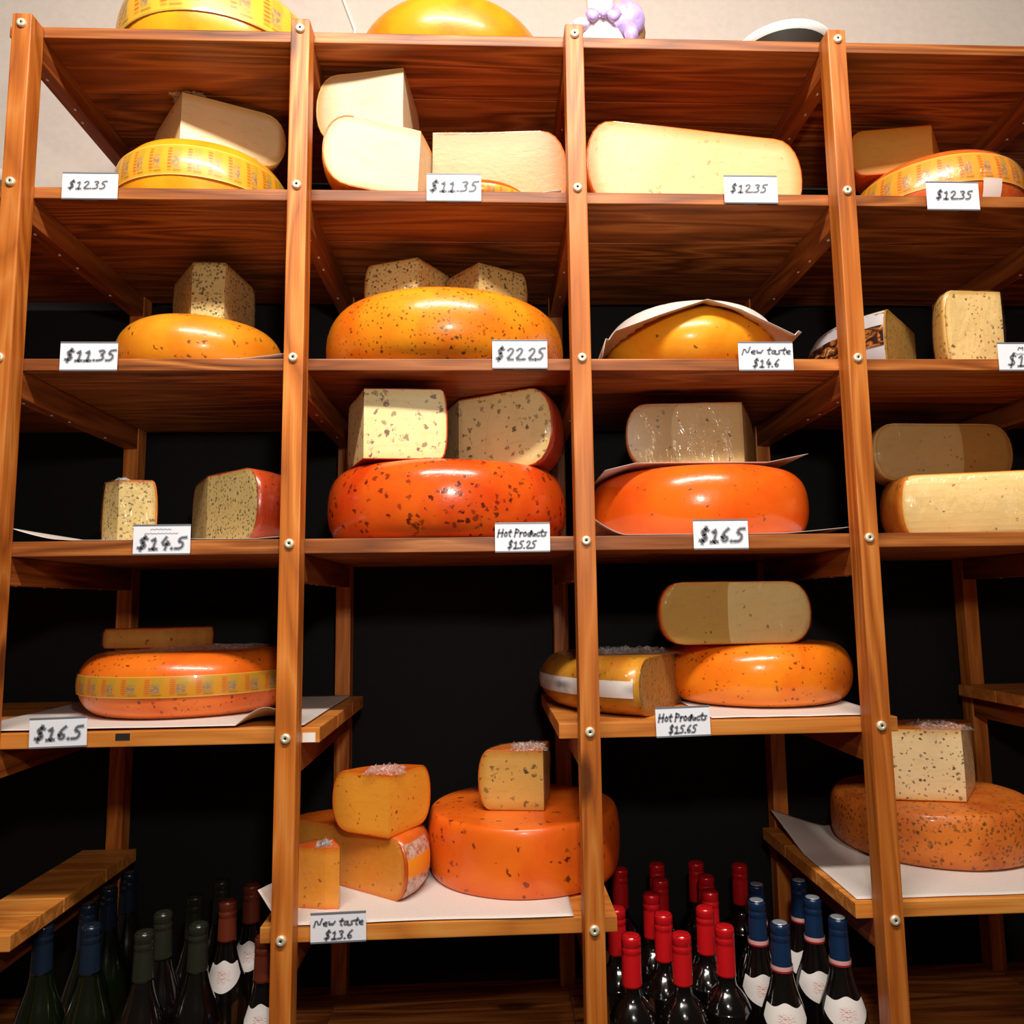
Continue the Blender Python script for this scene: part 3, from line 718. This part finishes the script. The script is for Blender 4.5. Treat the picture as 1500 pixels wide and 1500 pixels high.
# crease marks where two layers of film overlap
def overlap(pc, px0, px1):
    """second layer of film over the part of the cut face between two pixels columns (measured on the face itself)"""
    o = pc['o']; me = o.data; keep = []
    Y = o.location.y
    xa, xb = onY(px0, 800, Y).x-o.location.x, onY(px1, 800, Y).x-o.location.x
    n_, mid = o['cols'], o['mid']
    for c_ in range(n_):
        q0 = me.polygons[mid+c_]
        if q0.material_index == 0 and q0.normal.y < -.4 and xa <= q0.center.x <= xb:
            keep += [me.polygons[k_+c_] for k_ in range(0, (len(me.polygons)-2)//n_*n_, n_)]
    used = sorted({i for p_ in keep for i in p_.vertices}); mp = {g: n_ for n_, g in enumerate(used)}
    q = mesh_obj('film_overlap', [me.vertices[i].co+Vector((0, -.0085, 0)) for i in used], [tuple(mp[i] for i in p_.vertices) for p_ in keep], M_OVER, o)
    q['label'] = 'darker doubled film'; return q
overlap(p34, 960, 1053); overlap(p28, 900, 985); overlap(p30, 1415, 1500)

# --- papers on the shelves
def P(u, v, z): return onZ(u, v, z)
a = P(40, 1062, ST[4]).x; 
sheet('large baking paper under the olive-banded wheel, curling over the shelf front', [(-.56, ST[4]+.001), (.02, ST[4]+.001)], .048, .49, nx=70, ny=30,
      curl=lambda u, v: (.0, -.012*max(0, 1-v*5)*max(0, sin((u-.86)*18)) if u > .86 else 0, (.030*max(0, 1-v*4)*max(0, sin((u-.80)*17)) if u > .80 else 0)+.002*(1-v)))
sheet('baking paper under the speckled wheel on the middle loose shelf', [(.72, S4b+.001), (1.03, S4b+.001)], .052, .45, curl=lambda u, v: (0, 0, .008*max(0, u-.8)*5*v))
sheet('baking paper under the cheeses on the low middle shelf, left edge curling up', [(-.042, ST[5]+.012), (-.01, ST[5]+.0012), (.43, ST[5]+.0012), (.47, ST[5]+.0012)], .042, .47, nx=80, ny=30,
      curl=lambda u, v: (-.008*(1-v) if u < .08 else 0, -.004*max(0, 1-v*8)*(.4+.6*sin(u*9)), (.045*max(0, 1-u*13)*max(0, 1-v*2))+(-.004+.003*sin(u*7))*max(0, 1-v*14)*0))
sheet('baking paper with raised back corner under the mottled brown wheel', [(.957, S5b+.001), (1.46, S5b+.001)], .052, .50, nx=60, ny=30,
      curl=lambda u, v: (0.012*v*max(0, 1-u*5), 0, .038*max(0, v-.55)*2.2*max(0, 1-u*4)))
sheet('paper under the bright orange wheel, lifting at the left by the post', [(.52, ST[3]+.001), (.985, ST[3]+.001)], .046, .50, nx=60,
      curl=lambda u, v: (0, 0, .030*max(0, 1-u*8)**1.5+.010*max(0, u-.75)*4))
sheet('paper lining under the herb chunks, curling up at its left end', [(-.485, ST[3]+.001), (-.02, ST[3]+.001)], .046, .42, nx=60,
      curl=lambda u, v: (0, 0, .022*max(0, 1-u*6)**1.6+.003*max(0, sin(u*14))))
sheet('thin paper under the speckled yellow-orange wheel by the second post', [(-.14, ST[2]+.001), (-.02, ST[2]+.001)], .048, .30, nx=30,
      curl=lambda u, v: (0, 0, .016*max(0, u-.3)))
sheet('paper scrap under the amber half cheese beside the third post', [(.36, ST[1]+.0008), (.475, ST[1]+.0008)], .048, .2, nx=20, curl=lambda u, v: (0, 0, .008*max(0, u-.6)*2))

# ------------------------------------------------------------------ price tags
G = {  # stroke font, unit box, baseline 0, cap height 1; (advance, [polylines])
 '$': (.75, [[(.58,.85),(.4,.95),(.18,.82),(.22,.6),(.45,.48),(.52,.25),(.35,.08),(.08,.14)], [(.42,1.12),(.26,-.1)]]),
 '1': (.62, [[(.12,.72),(.36,.98),(.26,0)], [(.05,.0),(.5,.02)]]),
 '2': (.68, [[(.14,.78),(.34,.98),(.55,.82),(.45,.5),(.05,.02),(.6,.04)]]),
 '3': (.64, [[(.14,.88),(.4,.98),(.52,.78),(.24,.54),(.48,.4),(.42,.1),(.05,.04)]]),
 '4': (.68, [[(.34,1.0),(.08,.38),(.6,.42)], [(.46,.66),(.38,-.02)]]),
 '5': (.68, [[(.62,.98),(.25,.94),(.18,.58),(.42,.6),(.5,.3),(.35,.05),(.05,.05)]]),
 '6': (.66, [[(.5,.98),(.22,.66),(.12,.25),(.28,.02),(.5,.18),(.42,.42),(.16,.32)]]),
 '.': (.26, [[(.08,.03),(.12,.08)]]), ' ': (.35, []),
 'N': (.85, [[(.08,0),(.18,.95),(.55,.05),(.72,1.0)]]),
 'e': (.5, [[(.08,.3),(.42,.38),(.3,.6),(.1,.42),(.1,.12),(.4,.08)]]),
 'w': (.62, [[(.05,.58),(.12,.06),(.3,.42),(.38,.06),(.6,.6)]]),
 't': (.42, [[(.26,.92),(.16,.15),(.32,.04)], [(.04,.6),(.42,.64)]]),
 'a': (.54, [[(.42,.52),(.18,.56),(.06,.22),(.22,.04),(.42,.5),(.38,.1),(.5,.04)]]),
 's': (.44, [[(.38,.56),(.16,.56),(.2,.34),(.32,.16),(.06,.04)]]),
 'H': (.76, [[(.14,.98),(.06,0)], [(.62,1.0),(.54,.02)], [(.1,.5),(.6,.52)]]),
 'o': (.52, [[(.26,.58),(.08,.4),(.12,.08),(.36,.1),(.42,.42),(.26,.58)]]),
 'P': (.64, [[(.16,.98),(.06,0)], [(.16,.96),(.52,.9),(.46,.56),(.12,.5)]]),
 'r': (.42, [[(.1,.58),(.06,.02)], [(.1,.4),(.24,.58),(.38,.54)]]),
 'd': (.56, [[(.4,.5),(.16,.54),(.08,.14),(.28,.04),(.42,.4),(.5,1.0),(.4,.04)]]),
 'u': (.54, [[(.08,.56),(.1,.12),(.28,.05),(.42,.56),(.42,.08)]]),
 'c': (.46, [[(.4,.5),(.16,.54),(.08,.16),(.26,.03),(.4,.12)]]),
 'M': (.9, [[(.06,0),(.18,.95),(.4,.3),(.68,1.),(.72,.02)]]), 'i': (.3, [[(.14,.55),(.12,.02)], [(.16,.78),(.17,.84)]]),
}
def text_width(s): return sum(G[c][0] for c in s)
def ribbon(pl, w):
    """closed thin plates along a polyline in XZ"""
    vs = []; fs = []
    P_ = [Vector(p) for p in pl]
    # smooth by one Chaikin step
    if len(P_) > 2:
        q = [P_[0]]
        for a_, b_ in zip(P_, P_[1:]): q += [a_.lerp(b_, .25), a_.lerp(b_, .75)]
        P_ = q+[P_[-1]]
    for i, p in enumerate(P_):
        d = (P_[min(i+1, len(P_)-1)]-P_[max(i-1, 0)]); d = d.normalized() if d.length else Vector((1, 0))
        n = Vector((-d.y, d.x))*w/2
        if i == 0: p = p-d*w*.35
        if i == len(P_)-1: p = p+d*w*.35
        vs += [p+n, p-n]
    for i in range(len(P_)-1): fs.append((2*i, 2*i+1, 2*i+3, 2*i+2))
    return vs, fs
def lettering(parent, s, x0, x1, z0, h, y, w=.16, soft=True, name='lettering'):
    """hand-drawn word s between x0..x1, baseline z0, cap height h (card coordinates)"""
    tw = text_width(s); sx = (x1-x0)/tw
    for lay, (ww, mat, yy) in enumerate(((w*2.1, M_INK2, y), (w, M_INK, y-.0004))):
        vs = []; fs = []; cx = 0
        for ch in s:
            adv, pls = G[ch]
            for pl in pls:
                pts = [((cx+p[0]+.12*p[1]), p[1]) for p in pl]
                pts = [(x0+p[0]*sx, z0+p[1]*h) for p in pts]
                rv, rf = ribbon(pts, ww*h); o = len(vs)
                vs += [(p.x, yy, p.y) for p in rv]; fs += [tuple(o+i for i in f) for f in rf]
            cx += adv
        mesh_obj(name, vs, fs, mat, parent)
def scribble(parent, x0, x1, z, h, y, name='small_print'):
    n = int((x1-x0)/h*1.3); pts = [(x0+(x1-x0)*i/n, z+(h*.5 if i % 2 else -h*.1)*random.uniform(.5, 1)) for i in range(n+1)]
    rv, rf = ribbon(pts, h*.42); mesh_obj(name, [(p.x, y, p.y) for p in rv], rf, M_INK2, parent)
def price_tag(label, x0, y0, x1, y1, rot, lines):
    Y = PD-.006
    a = onY(x0, y0, Y); b = onY(x1, y1, Y); c = (a+b)/2; w = b.x-a.x; h = a.z-b.z
    e = box('price_tag', c+Vector((-w/2, 0, -h/2)), c+Vector((w/2, .0012, h/2)), M_CARD, None, .0003)
    tag(e, label, 'price tag'); e.rotation_euler = (0, radians(rot), 0)
    box('card_holder', (-w/2, -.0012, h/2-.0022), (w/2, .0018, h/2+.0006), M_HOLD, e, .0003)
    box('card_holder', (-w/2, -.0012, -h/2-.0006), (w/2, .0018, -h/2+.0022), M_HOLD, e, .0003)
    box('clip', (-w*.12, .0006, -h/2-.0004), (w*.12, .0058, -h/2+.014), M_HOLD, e, .0004)
    for s, u0, u1, v0, hh, *rest in lines:          # fractions of the card
        if s is None: scribble(e, (u0-.5)*w, (u1-.5)*w, (v0-.5)*h, hh*h, -.0011)
        else: lettering(e, s, (u0-.5)*w, (u1-.5)*w, (v0-.5)*h, hh*h, -.0011, rest[0] if rest else .15)
    return e
price_tag('price tag reading $12.35 at the far left of the top shelf', 92, 252.5, 171.5, 292, 0, [('$12.35', .10, .80, .38, .30)])
price_tag('price tag reading $11.35 on the top shelf of the second bay', 625, 254, 705, 295, 0, [('$11.35', .04, .94, .34, .38)])
price_tag('price tag reading $12.35 under the long pale half cheese', 1060, 257, 1140, 298, 0, [('$12.35', .10, .80, .38, .30)])
price_tag('price tag reading $12.35 in front of the glossy banded orange wheel', 1356, 266, 1436, 308, 0, [('$12.35', .16, .86, .38, .30)])
price_tag('price tag reading $11.35 left of the speckled yellow-orange wheel', 89, 501, 171, 543, 0, [('$11.35', .07, .96, .34, .38)])
price_tag('price tag reading $22.25 in front of the large speckled orange wheel', 721, 498, 802, 540, 0, [('$22.25', .05, .95, .30, .42)])
price_tag('price tag reading New taste $14.6 by the paper-covered yellow wheel', 1081, 501, 1163, 543, 0, [('New taste', .05, .96, .56, .26), ('$14.6', .24, .74, .12, .28)])
price_tag('price tag cut off by the right edge of the picture', 1461, 502, 1543, 543, 0, [('Mi', .36, .52, .74, .12, .2), (None, .26, .62, .58, .12), ('$1', .15, .48, .16, .42, .10)])
price_tag('price tag reading $14.5 between the two herb cheeses', 196, 769, 278, 812, 0, [(None, .30, .66, .84, .08), (None, .20, .78, .70, .08), ('$14.5', .06, .92, .18, .40)])
price_tag('price tag reading Hot Products $15.25 under the red-orange wheel', 725, 766, 806, 808, 0, [('Hot Products', .04, .94, .52, .26), ('$15.25', .22, .74, .12, .26)])
price_tag('price tag reading $16.5 under the smooth bright orange wheel', 1015, 761.5, 1097, 804, 0, [('$16.5', .08, .92, .24, .46)])
price_tag('slightly tilted price tag reading $16.5 on the left loose shelf', 44, 1052, 126, 1094, -1.2, [('$16.5', .08, .92, .26, .44)])
price_tag('price tag reading Hot Products on the middle loose shelf', 960, 1036, 1041, 1078, -1.2, [('Hot Products', .04, .94, .52, .26), ('$15.65', .22, .74, .12, .26)])
price_tag('price tag reading New taste $13.6 on the low middle shelf', 455, 1338, 536, 1379, -1, [('New taste', .05, .96, .56, .26), ('$13.6', .24, .76, .12, .28)])

# ------------------------------------------------------------------ bottles
def lathe(name, prof_, mat, parent=None, loc=(0,0,0), seg=28, a0=0, a1=2*pi, uvs=False, cap=True):
    vs = []; fs = []; uv = []
    full = abs(a1-a0-2*pi) < 1e-6; n = seg if full else seg+1
    for k, (r, z) in enumerate(prof_):
        for i in range(n):
            a_ = a0+(a1-a0)*i/seg; vs.append((r*cos(a_), r*sin(a_), z)); uv.append((i/seg, k/(len(prof_)-1)))
    for k in range(len(prof_)-1):
        for i in range(seg):
            j = (i+1) % n if full else i+1
            fs.append((k*n+i, k*n+j, (k+1)*n+j, (k+1)*n+i))
    if full and cap:
        fs.append(tuple(range(n))[::-1]); fs.append(tuple((len(prof_)-1)*n+i for i in range(n)))
    o = mesh_obj(name, vs, fs, mat, parent, loc, True, uvs=uv if uvs else None)
    md = None
    return o
def glass(name, col):
    t = NT(name); return t.P(Base_Color=col, Roughness=.14, Specular_IOR_Level=.8, Coat_Weight=.8, Coat_Roughness=.09)
M_GLK = glass('dark_wine_glass', s2l((12, 10, 8))); M_GLG = glass('dark_green_glass', s2l((14, 20, 6))); M_GLB = glass('brown_black_glass', s2l((14, 10, 9)))
def foil(name, col, rough=.3, metal=.15): return plain(name, s2l(col), rough, metal, coat=.3)
CAPS = {'red': foil('red_capsule', (206, 22, 28)), 'blue': foil('navy_capsule', (20, 46, 80)), 'slate': foil('slate_blue_capsule', (26, 40, 58), .25, .3),
        'olive': foil('olive_grey_capsule', (44, 47, 36), .25, .3), 'rust': foil('rust_capsule', (112, 46, 28), .35, .1)}
M_FOILTOP = plain('silver_foil_top', s2l((196, 204, 214)), .3, .6); M_PINK = plain('pink_ring', s2l((232, 168, 160)), .4)
M_NAVYRED = plain('dark_red_rule', s2l((150, 30, 40)), .4)
def neck_label_mat():
    t = NT('cream_neck_label'); uv = t.coords('UV')
    s = t.n('SeparateXYZ'); t.set(s, 0, uv)
    n = t.noise(t.mapping(uv, (14, 22, 1)), 1., 3, .6).outputs[0]
    x = t.mapr(t.math('ABSOLUTE', t.math('SUBTRACT', s.outputs[0], .5)), .12, .2, 1, 0); y = t.mapr(t.math('ABSOLUTE', t.math('SUBTRACT', s.outputs[1], .5)), .16, .24, 1, 0)
    k = t.math('MULTIPLY', t.math('MULTIPLY', x, y), t.mapr(n, .5, .56))
    return t.P(Base_Color=t.mix(t.math('MULTIPLY', k, .7), s2l((234, 226, 222)), s2l((206, 110, 104))), Roughness=.5)
M_NECK = neck_label_mat(); M_LAB = plain('cream_body_label', s2l((206, 196, 176)), .6)
def bodyprof(kind, H):
    if kind == 'bordeaux': p = [(.036, 0), (.0395, .004), (.040, .060), (.040, .132), (.0385, .143), (.034, .154), (.027, .164), (.0195, .173), (.0162, .182), (.0155, .200), (.0152, .272)]
    else: p = [(.038, 0), (.0412, .004), (.0415, .050), (.0415, .108), (.040, .122), (.0345, .142), (.028, .160), (.0222, .178), (.0182, .196), (.0162, .212), (.0152, .278)]
    return [(r, z*H/(.272 if kind == 'bordeaux' else .278)) for r, z in p]
def smoothp(p, n=4):
    out = []
    for i in range(len(p)-1):
        p0, p1, p2, p3 = p[max(i-1, 0)], p[i], p[i+1], p[min(i+2, len(p)-1)]
        for k in range(n):
            t_ = k/n
            f = [0.5*((2*b)+(-a+c)*t_+(2*a-5*b+4*c-d)*t_*t_+(-a+3*b-3*c+d)*t_**3) for a, b, c, d in zip(p0, p1, p2, p3)]
            out.append((f[0], max(f[1], out[-1][1]+1e-5 if out else f[1])))
    out.append(p[-1]); return out
def radius_at(p, z):
    for (r0, z0), (r1, z1) in zip(p, p[1:]):
        if z0 <= z <= z1: return r0+(r1-r0)*(z-z0)/(z1-z0+1e-9)
    return p[-1][0]
def neck_label(o, p, z0, z1, face=-pi/2, half=1.0):
    """shield-shaped label wrapped round the shoulder; wavy top, pointed bottom"""
    nu, nv = 20, 8; vs = []; fs = []; uv = []
    for k in range(nv+1):
        for i in range(nu+1):
            u = i/nu*2-1; v = k/nv
            top = z1-.006*abs(u)**2+.003*cos(u*6); bot = z0+(.5*(z1-z0))*abs(u)**1.6
            z = bot+(top-bot)*v; r = radius_at(p, z)+.0010
            a_ = face+u*half; vs.append((r*cos(a_), r*sin(a_), z)); uv.append((i/nu, v))
    for k in range(nv):
        for i in range(nu):
            q = k*(nu+1)+i; fs.append((q, q+1, q+nu+2, q+nu+1))
    return mesh_obj('neck_label', vs, fs, M_NECK, o, (0, 0, 0), True, uvs=uv)
def bottle(kind, shape, H):
    p = smoothp(bodyprof(shape, H))
    g = {'red': M_GLK, 'blue': M_GLB, 'slate': M_GLG, 'olive': M_GLB, 'rust': M_GLK}[kind]
    o = lathe('wine_bottle', p, g)
    L = {'red': .080, 'blue': .074, 'slate': .078, 'olive': .078, 'rust': .070}[kind]
    cz = H-L; rc = radius_at(p, cz)+.0012
    cp = [(rc+.0004, cz), (rc+.0003, cz+.004), (rc-.0002, cz+.006), (.0165, H-.030), (.0158, H-.0275), (.0167, H-.026), (.0167, H-.019), (.0158, H-.0175), (.0158, H-.016), (.0167, H-.0145), (.0166, H-.004), (.0155, H-.0006), (.013, H+.0006)]
    cp = [(r*(.98 if kind != 'red' else 1), z) for r, z in cp]
    c = lathe('capsule', cp, CAPS[kind], o)
    if kind in ('blue', 'slate', 'olive'):
        lathe('foil_top', [(.0125, H+.0004), (.0125, H+.0014), (.009, H+.0016)], M_FOILTOP if kind == 'blue' else CAPS[kind], o, seg=20)
    if kind == 'blue':
        r_ = radius_at(p, cz)+.0016
        lathe('neck_ring', [(r_+.0004, cz+.001), (r_+.0006, cz+.004), (r_+.0004, cz+.008)], M_PINK, c, cap=False)
        lathe('neck_ring', [(r_+.0008, cz-.002), (r_+.0008, cz+.001)], M_NAVYRED, c, cap=False)
    if kind in ('blue', 'rust'):
        z1 = {'blue': .158, 'rust': .180}[kind]*H/.28; neck_label(o, p, z1-.048, z1, half=1.15)
    if kind == 'red':
        zz = .05
        lathe('body_label', [(.0408, .025), (.0410, .07), (.0408, .115)], M_LAB, o, a0=pi*.62, a1=pi*1.25, seg=14, cap=False)
    return o
def copy_tree(o):
    c = o.copy(); COL.objects.link(c)
    for ch in o.children:
        d = ch.copy(); COL.objects.link(d); d.parent = c
        for g in ch.children:
            e = g.copy(); COL.objects.link(e); e.parent = d
    return c
protos = {}
HH = {'red': .272, 'blue': .278, 'slate': .285, 'olive': .28, 'rust': .285}
SH = {'red': 'bordeaux', 'blue': 'burgundy', 'slate': 'burgundy', 'olive': 'burgundy', 'rust': 'burgundy'}
BOT = [
 ('red', 924, 1370, 'red-capped wine bottle, leftmost in the frontmost red row beside the third post', 'a'),
 ('red', 993, 1368, 'red-capped wine bottle, middle one of the front row', 'a'),
 ('red', 1058, 1358, 'red-capped wine bottle in the front row, nearest the blue-capped ones', 'a'),
 ('red', 903, 1330, 'red-capped wine bottle half hidden by the end of the low middle shelf', 'a'),
 ('red', 968, 1337, 'red-capped wine bottle in the second row, left of the gap', 'a'),
 ('red', 1034, 1332, 'red-capped wine bottle in the second row, right of the gap', 'a'),
 ('red', 954, 1309, 'red-capped wine bottle in the third row at left', 'a'),
 ('red', 1040, 1306, 'red-capped wine bottle in the third row at right', 'a'),
 ('red', 967, 1288, 'dim red-capped wine bottle in the fourth row, left one', 'a'),
 ('red', 1034, 1283, 'dim red-capped wine bottle in the fourth row, right one', 'a'),
 ('red', 908, 1272, 'dim red-capped wine bottle at the back, below the edge of the spotted wheel', 'a'),
 ('red', 962, 1265, 'dim red-capped wine bottle at the very back, second from left', 'a'),
 ('red', 1016, 1264, 'dim red-capped wine bottle at the very back, third from left', 'a'),
 ('red', 1083, 1266, 'dim red-capped wine bottle at the back beside the rear post', 'a'),
 ('blue', 1142, 1352, 'navy-capped wine bottle with white neck label, front left one of its group', 'b'),
 ('blue', 1227, 1344, 'navy-capped wine bottle with white neck label, front right one by the fourth post', 'b'),
 ('blue', 1108, 1319, 'navy-capped wine bottle in the second row, behind the front left one', 'b'),
 ('blue', 1190, 1315, 'navy-capped wine bottle in the second row, between the two front ones', 'b'),
 ('blue', 1108, 1296, 'navy-capped wine bottle at the back left, nearest the red ones', 'b'),
 ('blue', 1170, 1290, 'navy-capped wine bottle at the back right under the slanting shelf edge', 'b'),
 ('slate', 64, 1355, 'slate-blue-capped bottle under the plank end, leftmost bottle', 'c'),
 ('slate', 131, 1355, 'slate-blue-capped bottle, front one of the pair in line', 'c'),
 ('slate', 130, 1324, 'slate-blue-capped bottle directly behind another, below the plank', 'c'),
 ('slate', 156, 1303, 'dim slate-blue-capped bottle in front of the rear post', 'c'),
 ('slate', 185, 1282, 'barely lit slate-blue-capped bottle farthest back beside the rear post', 'c'),
 ('olive', 212, 1365, 'olive-grey-capped bottle, foremost at left', 'd'),
 ('olive', 288, 1354, 'olive-grey-capped bottle in front, nearest the rust-capped ones', 'd'),
 ('olive', 238, 1338, 'olive-grey-capped bottle in the second row', 'd'),
 ('olive', 286, 1312, 'dim olive-grey-capped bottle in the third row', 'd'),
 ('olive', 322, 1292, 'barely visible olive-grey-capped bottle at the very back', 'd'),
 ('rust', 334, 1319, 'rust-capped bottle with white neck label, left of its three', 'e'),
 ('rust', 358, 1295, 'rust-capped bottle with white neck label, rearmost of its three', 'e'),
 ('rust', 388, 1379-18, 'rust-capped bottle beside the second post, cap behind the shelf end', 'e'),
]
GR = {'a': 'red-capped wine bottles', 'b': 'navy-capped wine bottles', 'c': 'slate-capped bottles at lower left', 'd': 'olive-capped bottles at lower left', 'e': 'rust-capped bottles by the second post'}
placed = []
for kind, u, v, lab, g in BOT:
    if kind not in protos:
        protos[kind] = o = bottle(kind, SH[kind], HH[kind])
    else: o = copy_tree(protos[kind])
    q = onZ(u, v, ST[6]+HH[kind]); x, y = q.x, max(.06, min(.48, q.y))
    if kind == 'rust' and u == 388: y = .09; x = onY(388, 1379, .09).x
    for _ in range(60):                                # stand clear of the neighbours
        for (a_, b_) in placed:
            dd = sqrt((x-a_)**2+(y-b_)**2)
            if dd < .0865:
                if dd < 1e-4: y += .01; continue
                k_ = (.0868-dd)/dd; y += (y-b_)*k_; x += (x-a_)*k_*.35
    placed.append((x, y))
    o.location = (x, y, ST[6]+.0004); o.rotation_euler = (0, 0, random.uniform(-.15, .15)+math.atan2(x-CAM.x, y-CAM.y)*-1*.6)
    tag(o, lab, 'bottle', GR[g])

# ------------------------------------------------------------------ things on top of the rack
def blob(name, c, r, mat, parent=None, nseg=24, loc=None):
    bm = bmesh.new(); bmesh.ops.create_uvsphere(bm, u_segments=nseg, v_segments=nseg//2, radius=1)
    for v in bm.verts: v.co = Vector((v.co.x*r[0], v.co.y*r[1], v.co.z*r[2]))+Vector(c)
    me = bpy.data.meshes.new(name); bm.to_mesh(me); bm.free(); me.materials.append(mat)
    me.polygons.foreach_set('use_smooth', [True]*len(me.polygons))
    o = bpy.data.objects.new(name, me); COL.objects.link(o)
    if loc: o.location = loc
    if parent: o.parent = parent
    return o
M_PINKW = plain('pinkish_white_glaze', s2l((252, 232, 230)), .35, coat=.3)
def lilac(name, a_, b_):
    t = NT(name); n = t.noise(t.coords(), 45, 3, .6, .5).outputs[0]; return t.P(Base_Color=t.mix(t.mapr(n, .35, .65), s2l(a_), s2l(b_)), Roughness=.35, Coat_Weight=.3)
M_LIL = lilac('lilac_paint', (172, 144, 214), (206, 182, 232)); M_LILL = lilac('pale_lilac_paint', (196, 190, 232), (236, 220, 246)); M_BRN = plain('brown_edge', s2l((150, 108, 70)), .5)
c = onY(893, 55, .09); b0 = Vector((c.x, .078, ST[0]))
def lofted(name, rows, mat, parent, loc=(0,0,0), seg=24):
    """rows: (z, cx, halfwidth, halfdepth)"""
    vs = []; fs = []
    for z, cx, hw, hd in rows:
        for i in range(seg): vs.append((cx+hw*cos(2*pi*i/seg), hd*sin(2*pi*i/seg), z))
    for k in range(len(rows)-1):
        for i in range(seg): j = (i+1) % seg; fs.append((k*seg+i, k*seg+j, (k+1)*seg+j, (k+1)*seg+i))
    fs.append(tuple(range(seg))[::-1]); fs.append(tuple((len(rows)-1)*seg+i for i in range(seg)))
    return mesh_obj(name, vs, fs, mat, parent, loc, True)
S = .00124
def fx(u): return (u-893)*S
def fz(v): return (52-v)*S+.012
fig = lofted('ornament', [(0, fx(880), .048, .022), (.02, fx(879), .046, .026), (.04, fx(876), .039, .026), (.055, fx(875), .030, .024), (.068, fx(876), .021, .018), (.105, fx(878), .028, .022), (.13, fx(880), .034, .026), (.15, fx(880), .022, .018), (.158, fx(880), .006, .006)], M_PINKW, None, b0)
tag(fig, 'pinkish white painted ornament with lilac bow on top of the rack', 'ornament')
for sx, w_ in ((-1, .018), (1, .021)):
    bx = fx(878)+sx*.020
    o = lofted('bow', [(-.012, 0, .002, .004), (-.006, 0, .010, .007), (.004, 0, w_*.8, .008), (.012, 0, w_*.6, .006)], M_LIL, fig, (bx, -.030, .051))
blob('bow_knot', (0, 0, 0), (.007, .007, .008), M_LIL, fig, 12, (fx(878), -.033, .053))
blob('hat', (0, 0, 0), (.036, .022, .040), M_LIL, fig, 24, (fx(921), .008, .074))
blob('hat_lining', (0, 0, 0), (.028, .014, .038), M_BRN, fig, 20, (fx(930), .020, .058))
blob('mitten', (0, 0, 0), (.014, .012, .022), M_LIL, fig, 16, (fx(923), -.018, .026))
blob('sleeve', (0, 0, 0), (.020, .014, .013), M_LILL, fig, 16, (fx(846), -.016, .042))
# curved tail at left
vs = []; fs = []
pts = [Vector((fx(822), 0, -.002)), Vector((fx(823), 0, .030)), Vector((fx(830), 0, .052)), Vector((fx(842), 0, .058)), Vector((fx(852), 0, .050))]
seg = 10
for i, p_ in enumerate(pts):
    d = (pts[min(i+1, 4)]-pts[max(i-1, 0)]).normalized(); n1 = Vector((d.z, 0, -d.x)); n2 = Vector((0, 1, 0))
    for k in range(seg): vs.append(p_+(n1*cos(2*pi*k/seg)+n2*sin(2*pi*k/seg))*.0042+Vector((0, .0, .002)))
for i in range(4):
    for k in range(seg): j = (k+1) % seg; fs.append((i*seg+k, i*seg+j, (i+1)*seg+j, (i+1)*seg+k))
mesh_obj('tail', vs, fs, M_LIL, fig, (0, 0, 0), True)
# round dish leaning back: white rim, dark underside
dc = onY(1128, 60, .22)
M_DISH = plain('white_enamel', s2l((246, 244, 240)), .3, coat=.3); M_DISHD = plain('dark_dish_base', s2l((62, 60, 56)), .5)
dish = lathe('round_dish', [(0, .0), (.050, .0), (.056, .004), (.084, .036), (.096, .052), (.103, .060), (.102, .066), (.096, .064), (.078, .044), (.050, .014), (0, .012)], M_DISH, None, (dc.x, .165, ST[0]+.0005), 48, cap=False)
tag(dish, 'shallow round white-rimmed dish with dark underside on top of the rack', 'dish')
lathe('dark_base', [(0, -.0004), (.0505, -.0004), (.0570, .0038), (.0850, .0358), (.0962, .0505)], M_DISHD, dish, (0, 0, -.0003), 48, cap=False)
# white cable on the wall
pa, pb = onY(484, -40, .597), onY(520, 44, .597); vs = []; fs = []
pc_ = pa+(pa-pb)*1.2
pts = [pc_, pa, pa.lerp(pb, .5)+Vector((.003, 0, .002)), pb, pb+Vector((.004, 0, -.10))]
for p_ in pts:
    for k in range(8): vs.append(Vector((p_.x+.0042*cos(k*pi/4), .5955-.0042*sin(k*pi/4)*.8, p_.z)))
for i in range(len(pts)-1):
    for k in range(8): j = (k+1) % 8; fs.append((i*8+k, i*8+j, (i+1)*8+j, (i+1)*8+k))
org = pts[3]
tag(mesh_obj('cable', [v-org for v in vs], fs, M_CABLE, None, org, True), 'thin white cable running down the wall between the two top wheels', 'cable')
# glass jars peeping in at the left edge
jc = onY(-14, 250, .12)
M_JAR = plain('grey_glassware', s2l((120, 112, 108)), .2, .3); M_LID = plain('white_lid', s2l((228, 218, 206)), .4)
jar = lathe('jar', smoothp([(.024, 0), (.028, .004), (.028, .045), (.024, .055), (.021, .058)]), M_JAR, None, (jc.x, .14, ST[1]+.0005))
tag(jar, 'grey jar with round white lid at the left edge beside the first post', 'jar')
lathe('lid', smoothp([(.023, .056), (.026, .059), (.027, .070), (.022, .082), (.008, .086)]), M_LID, jar)
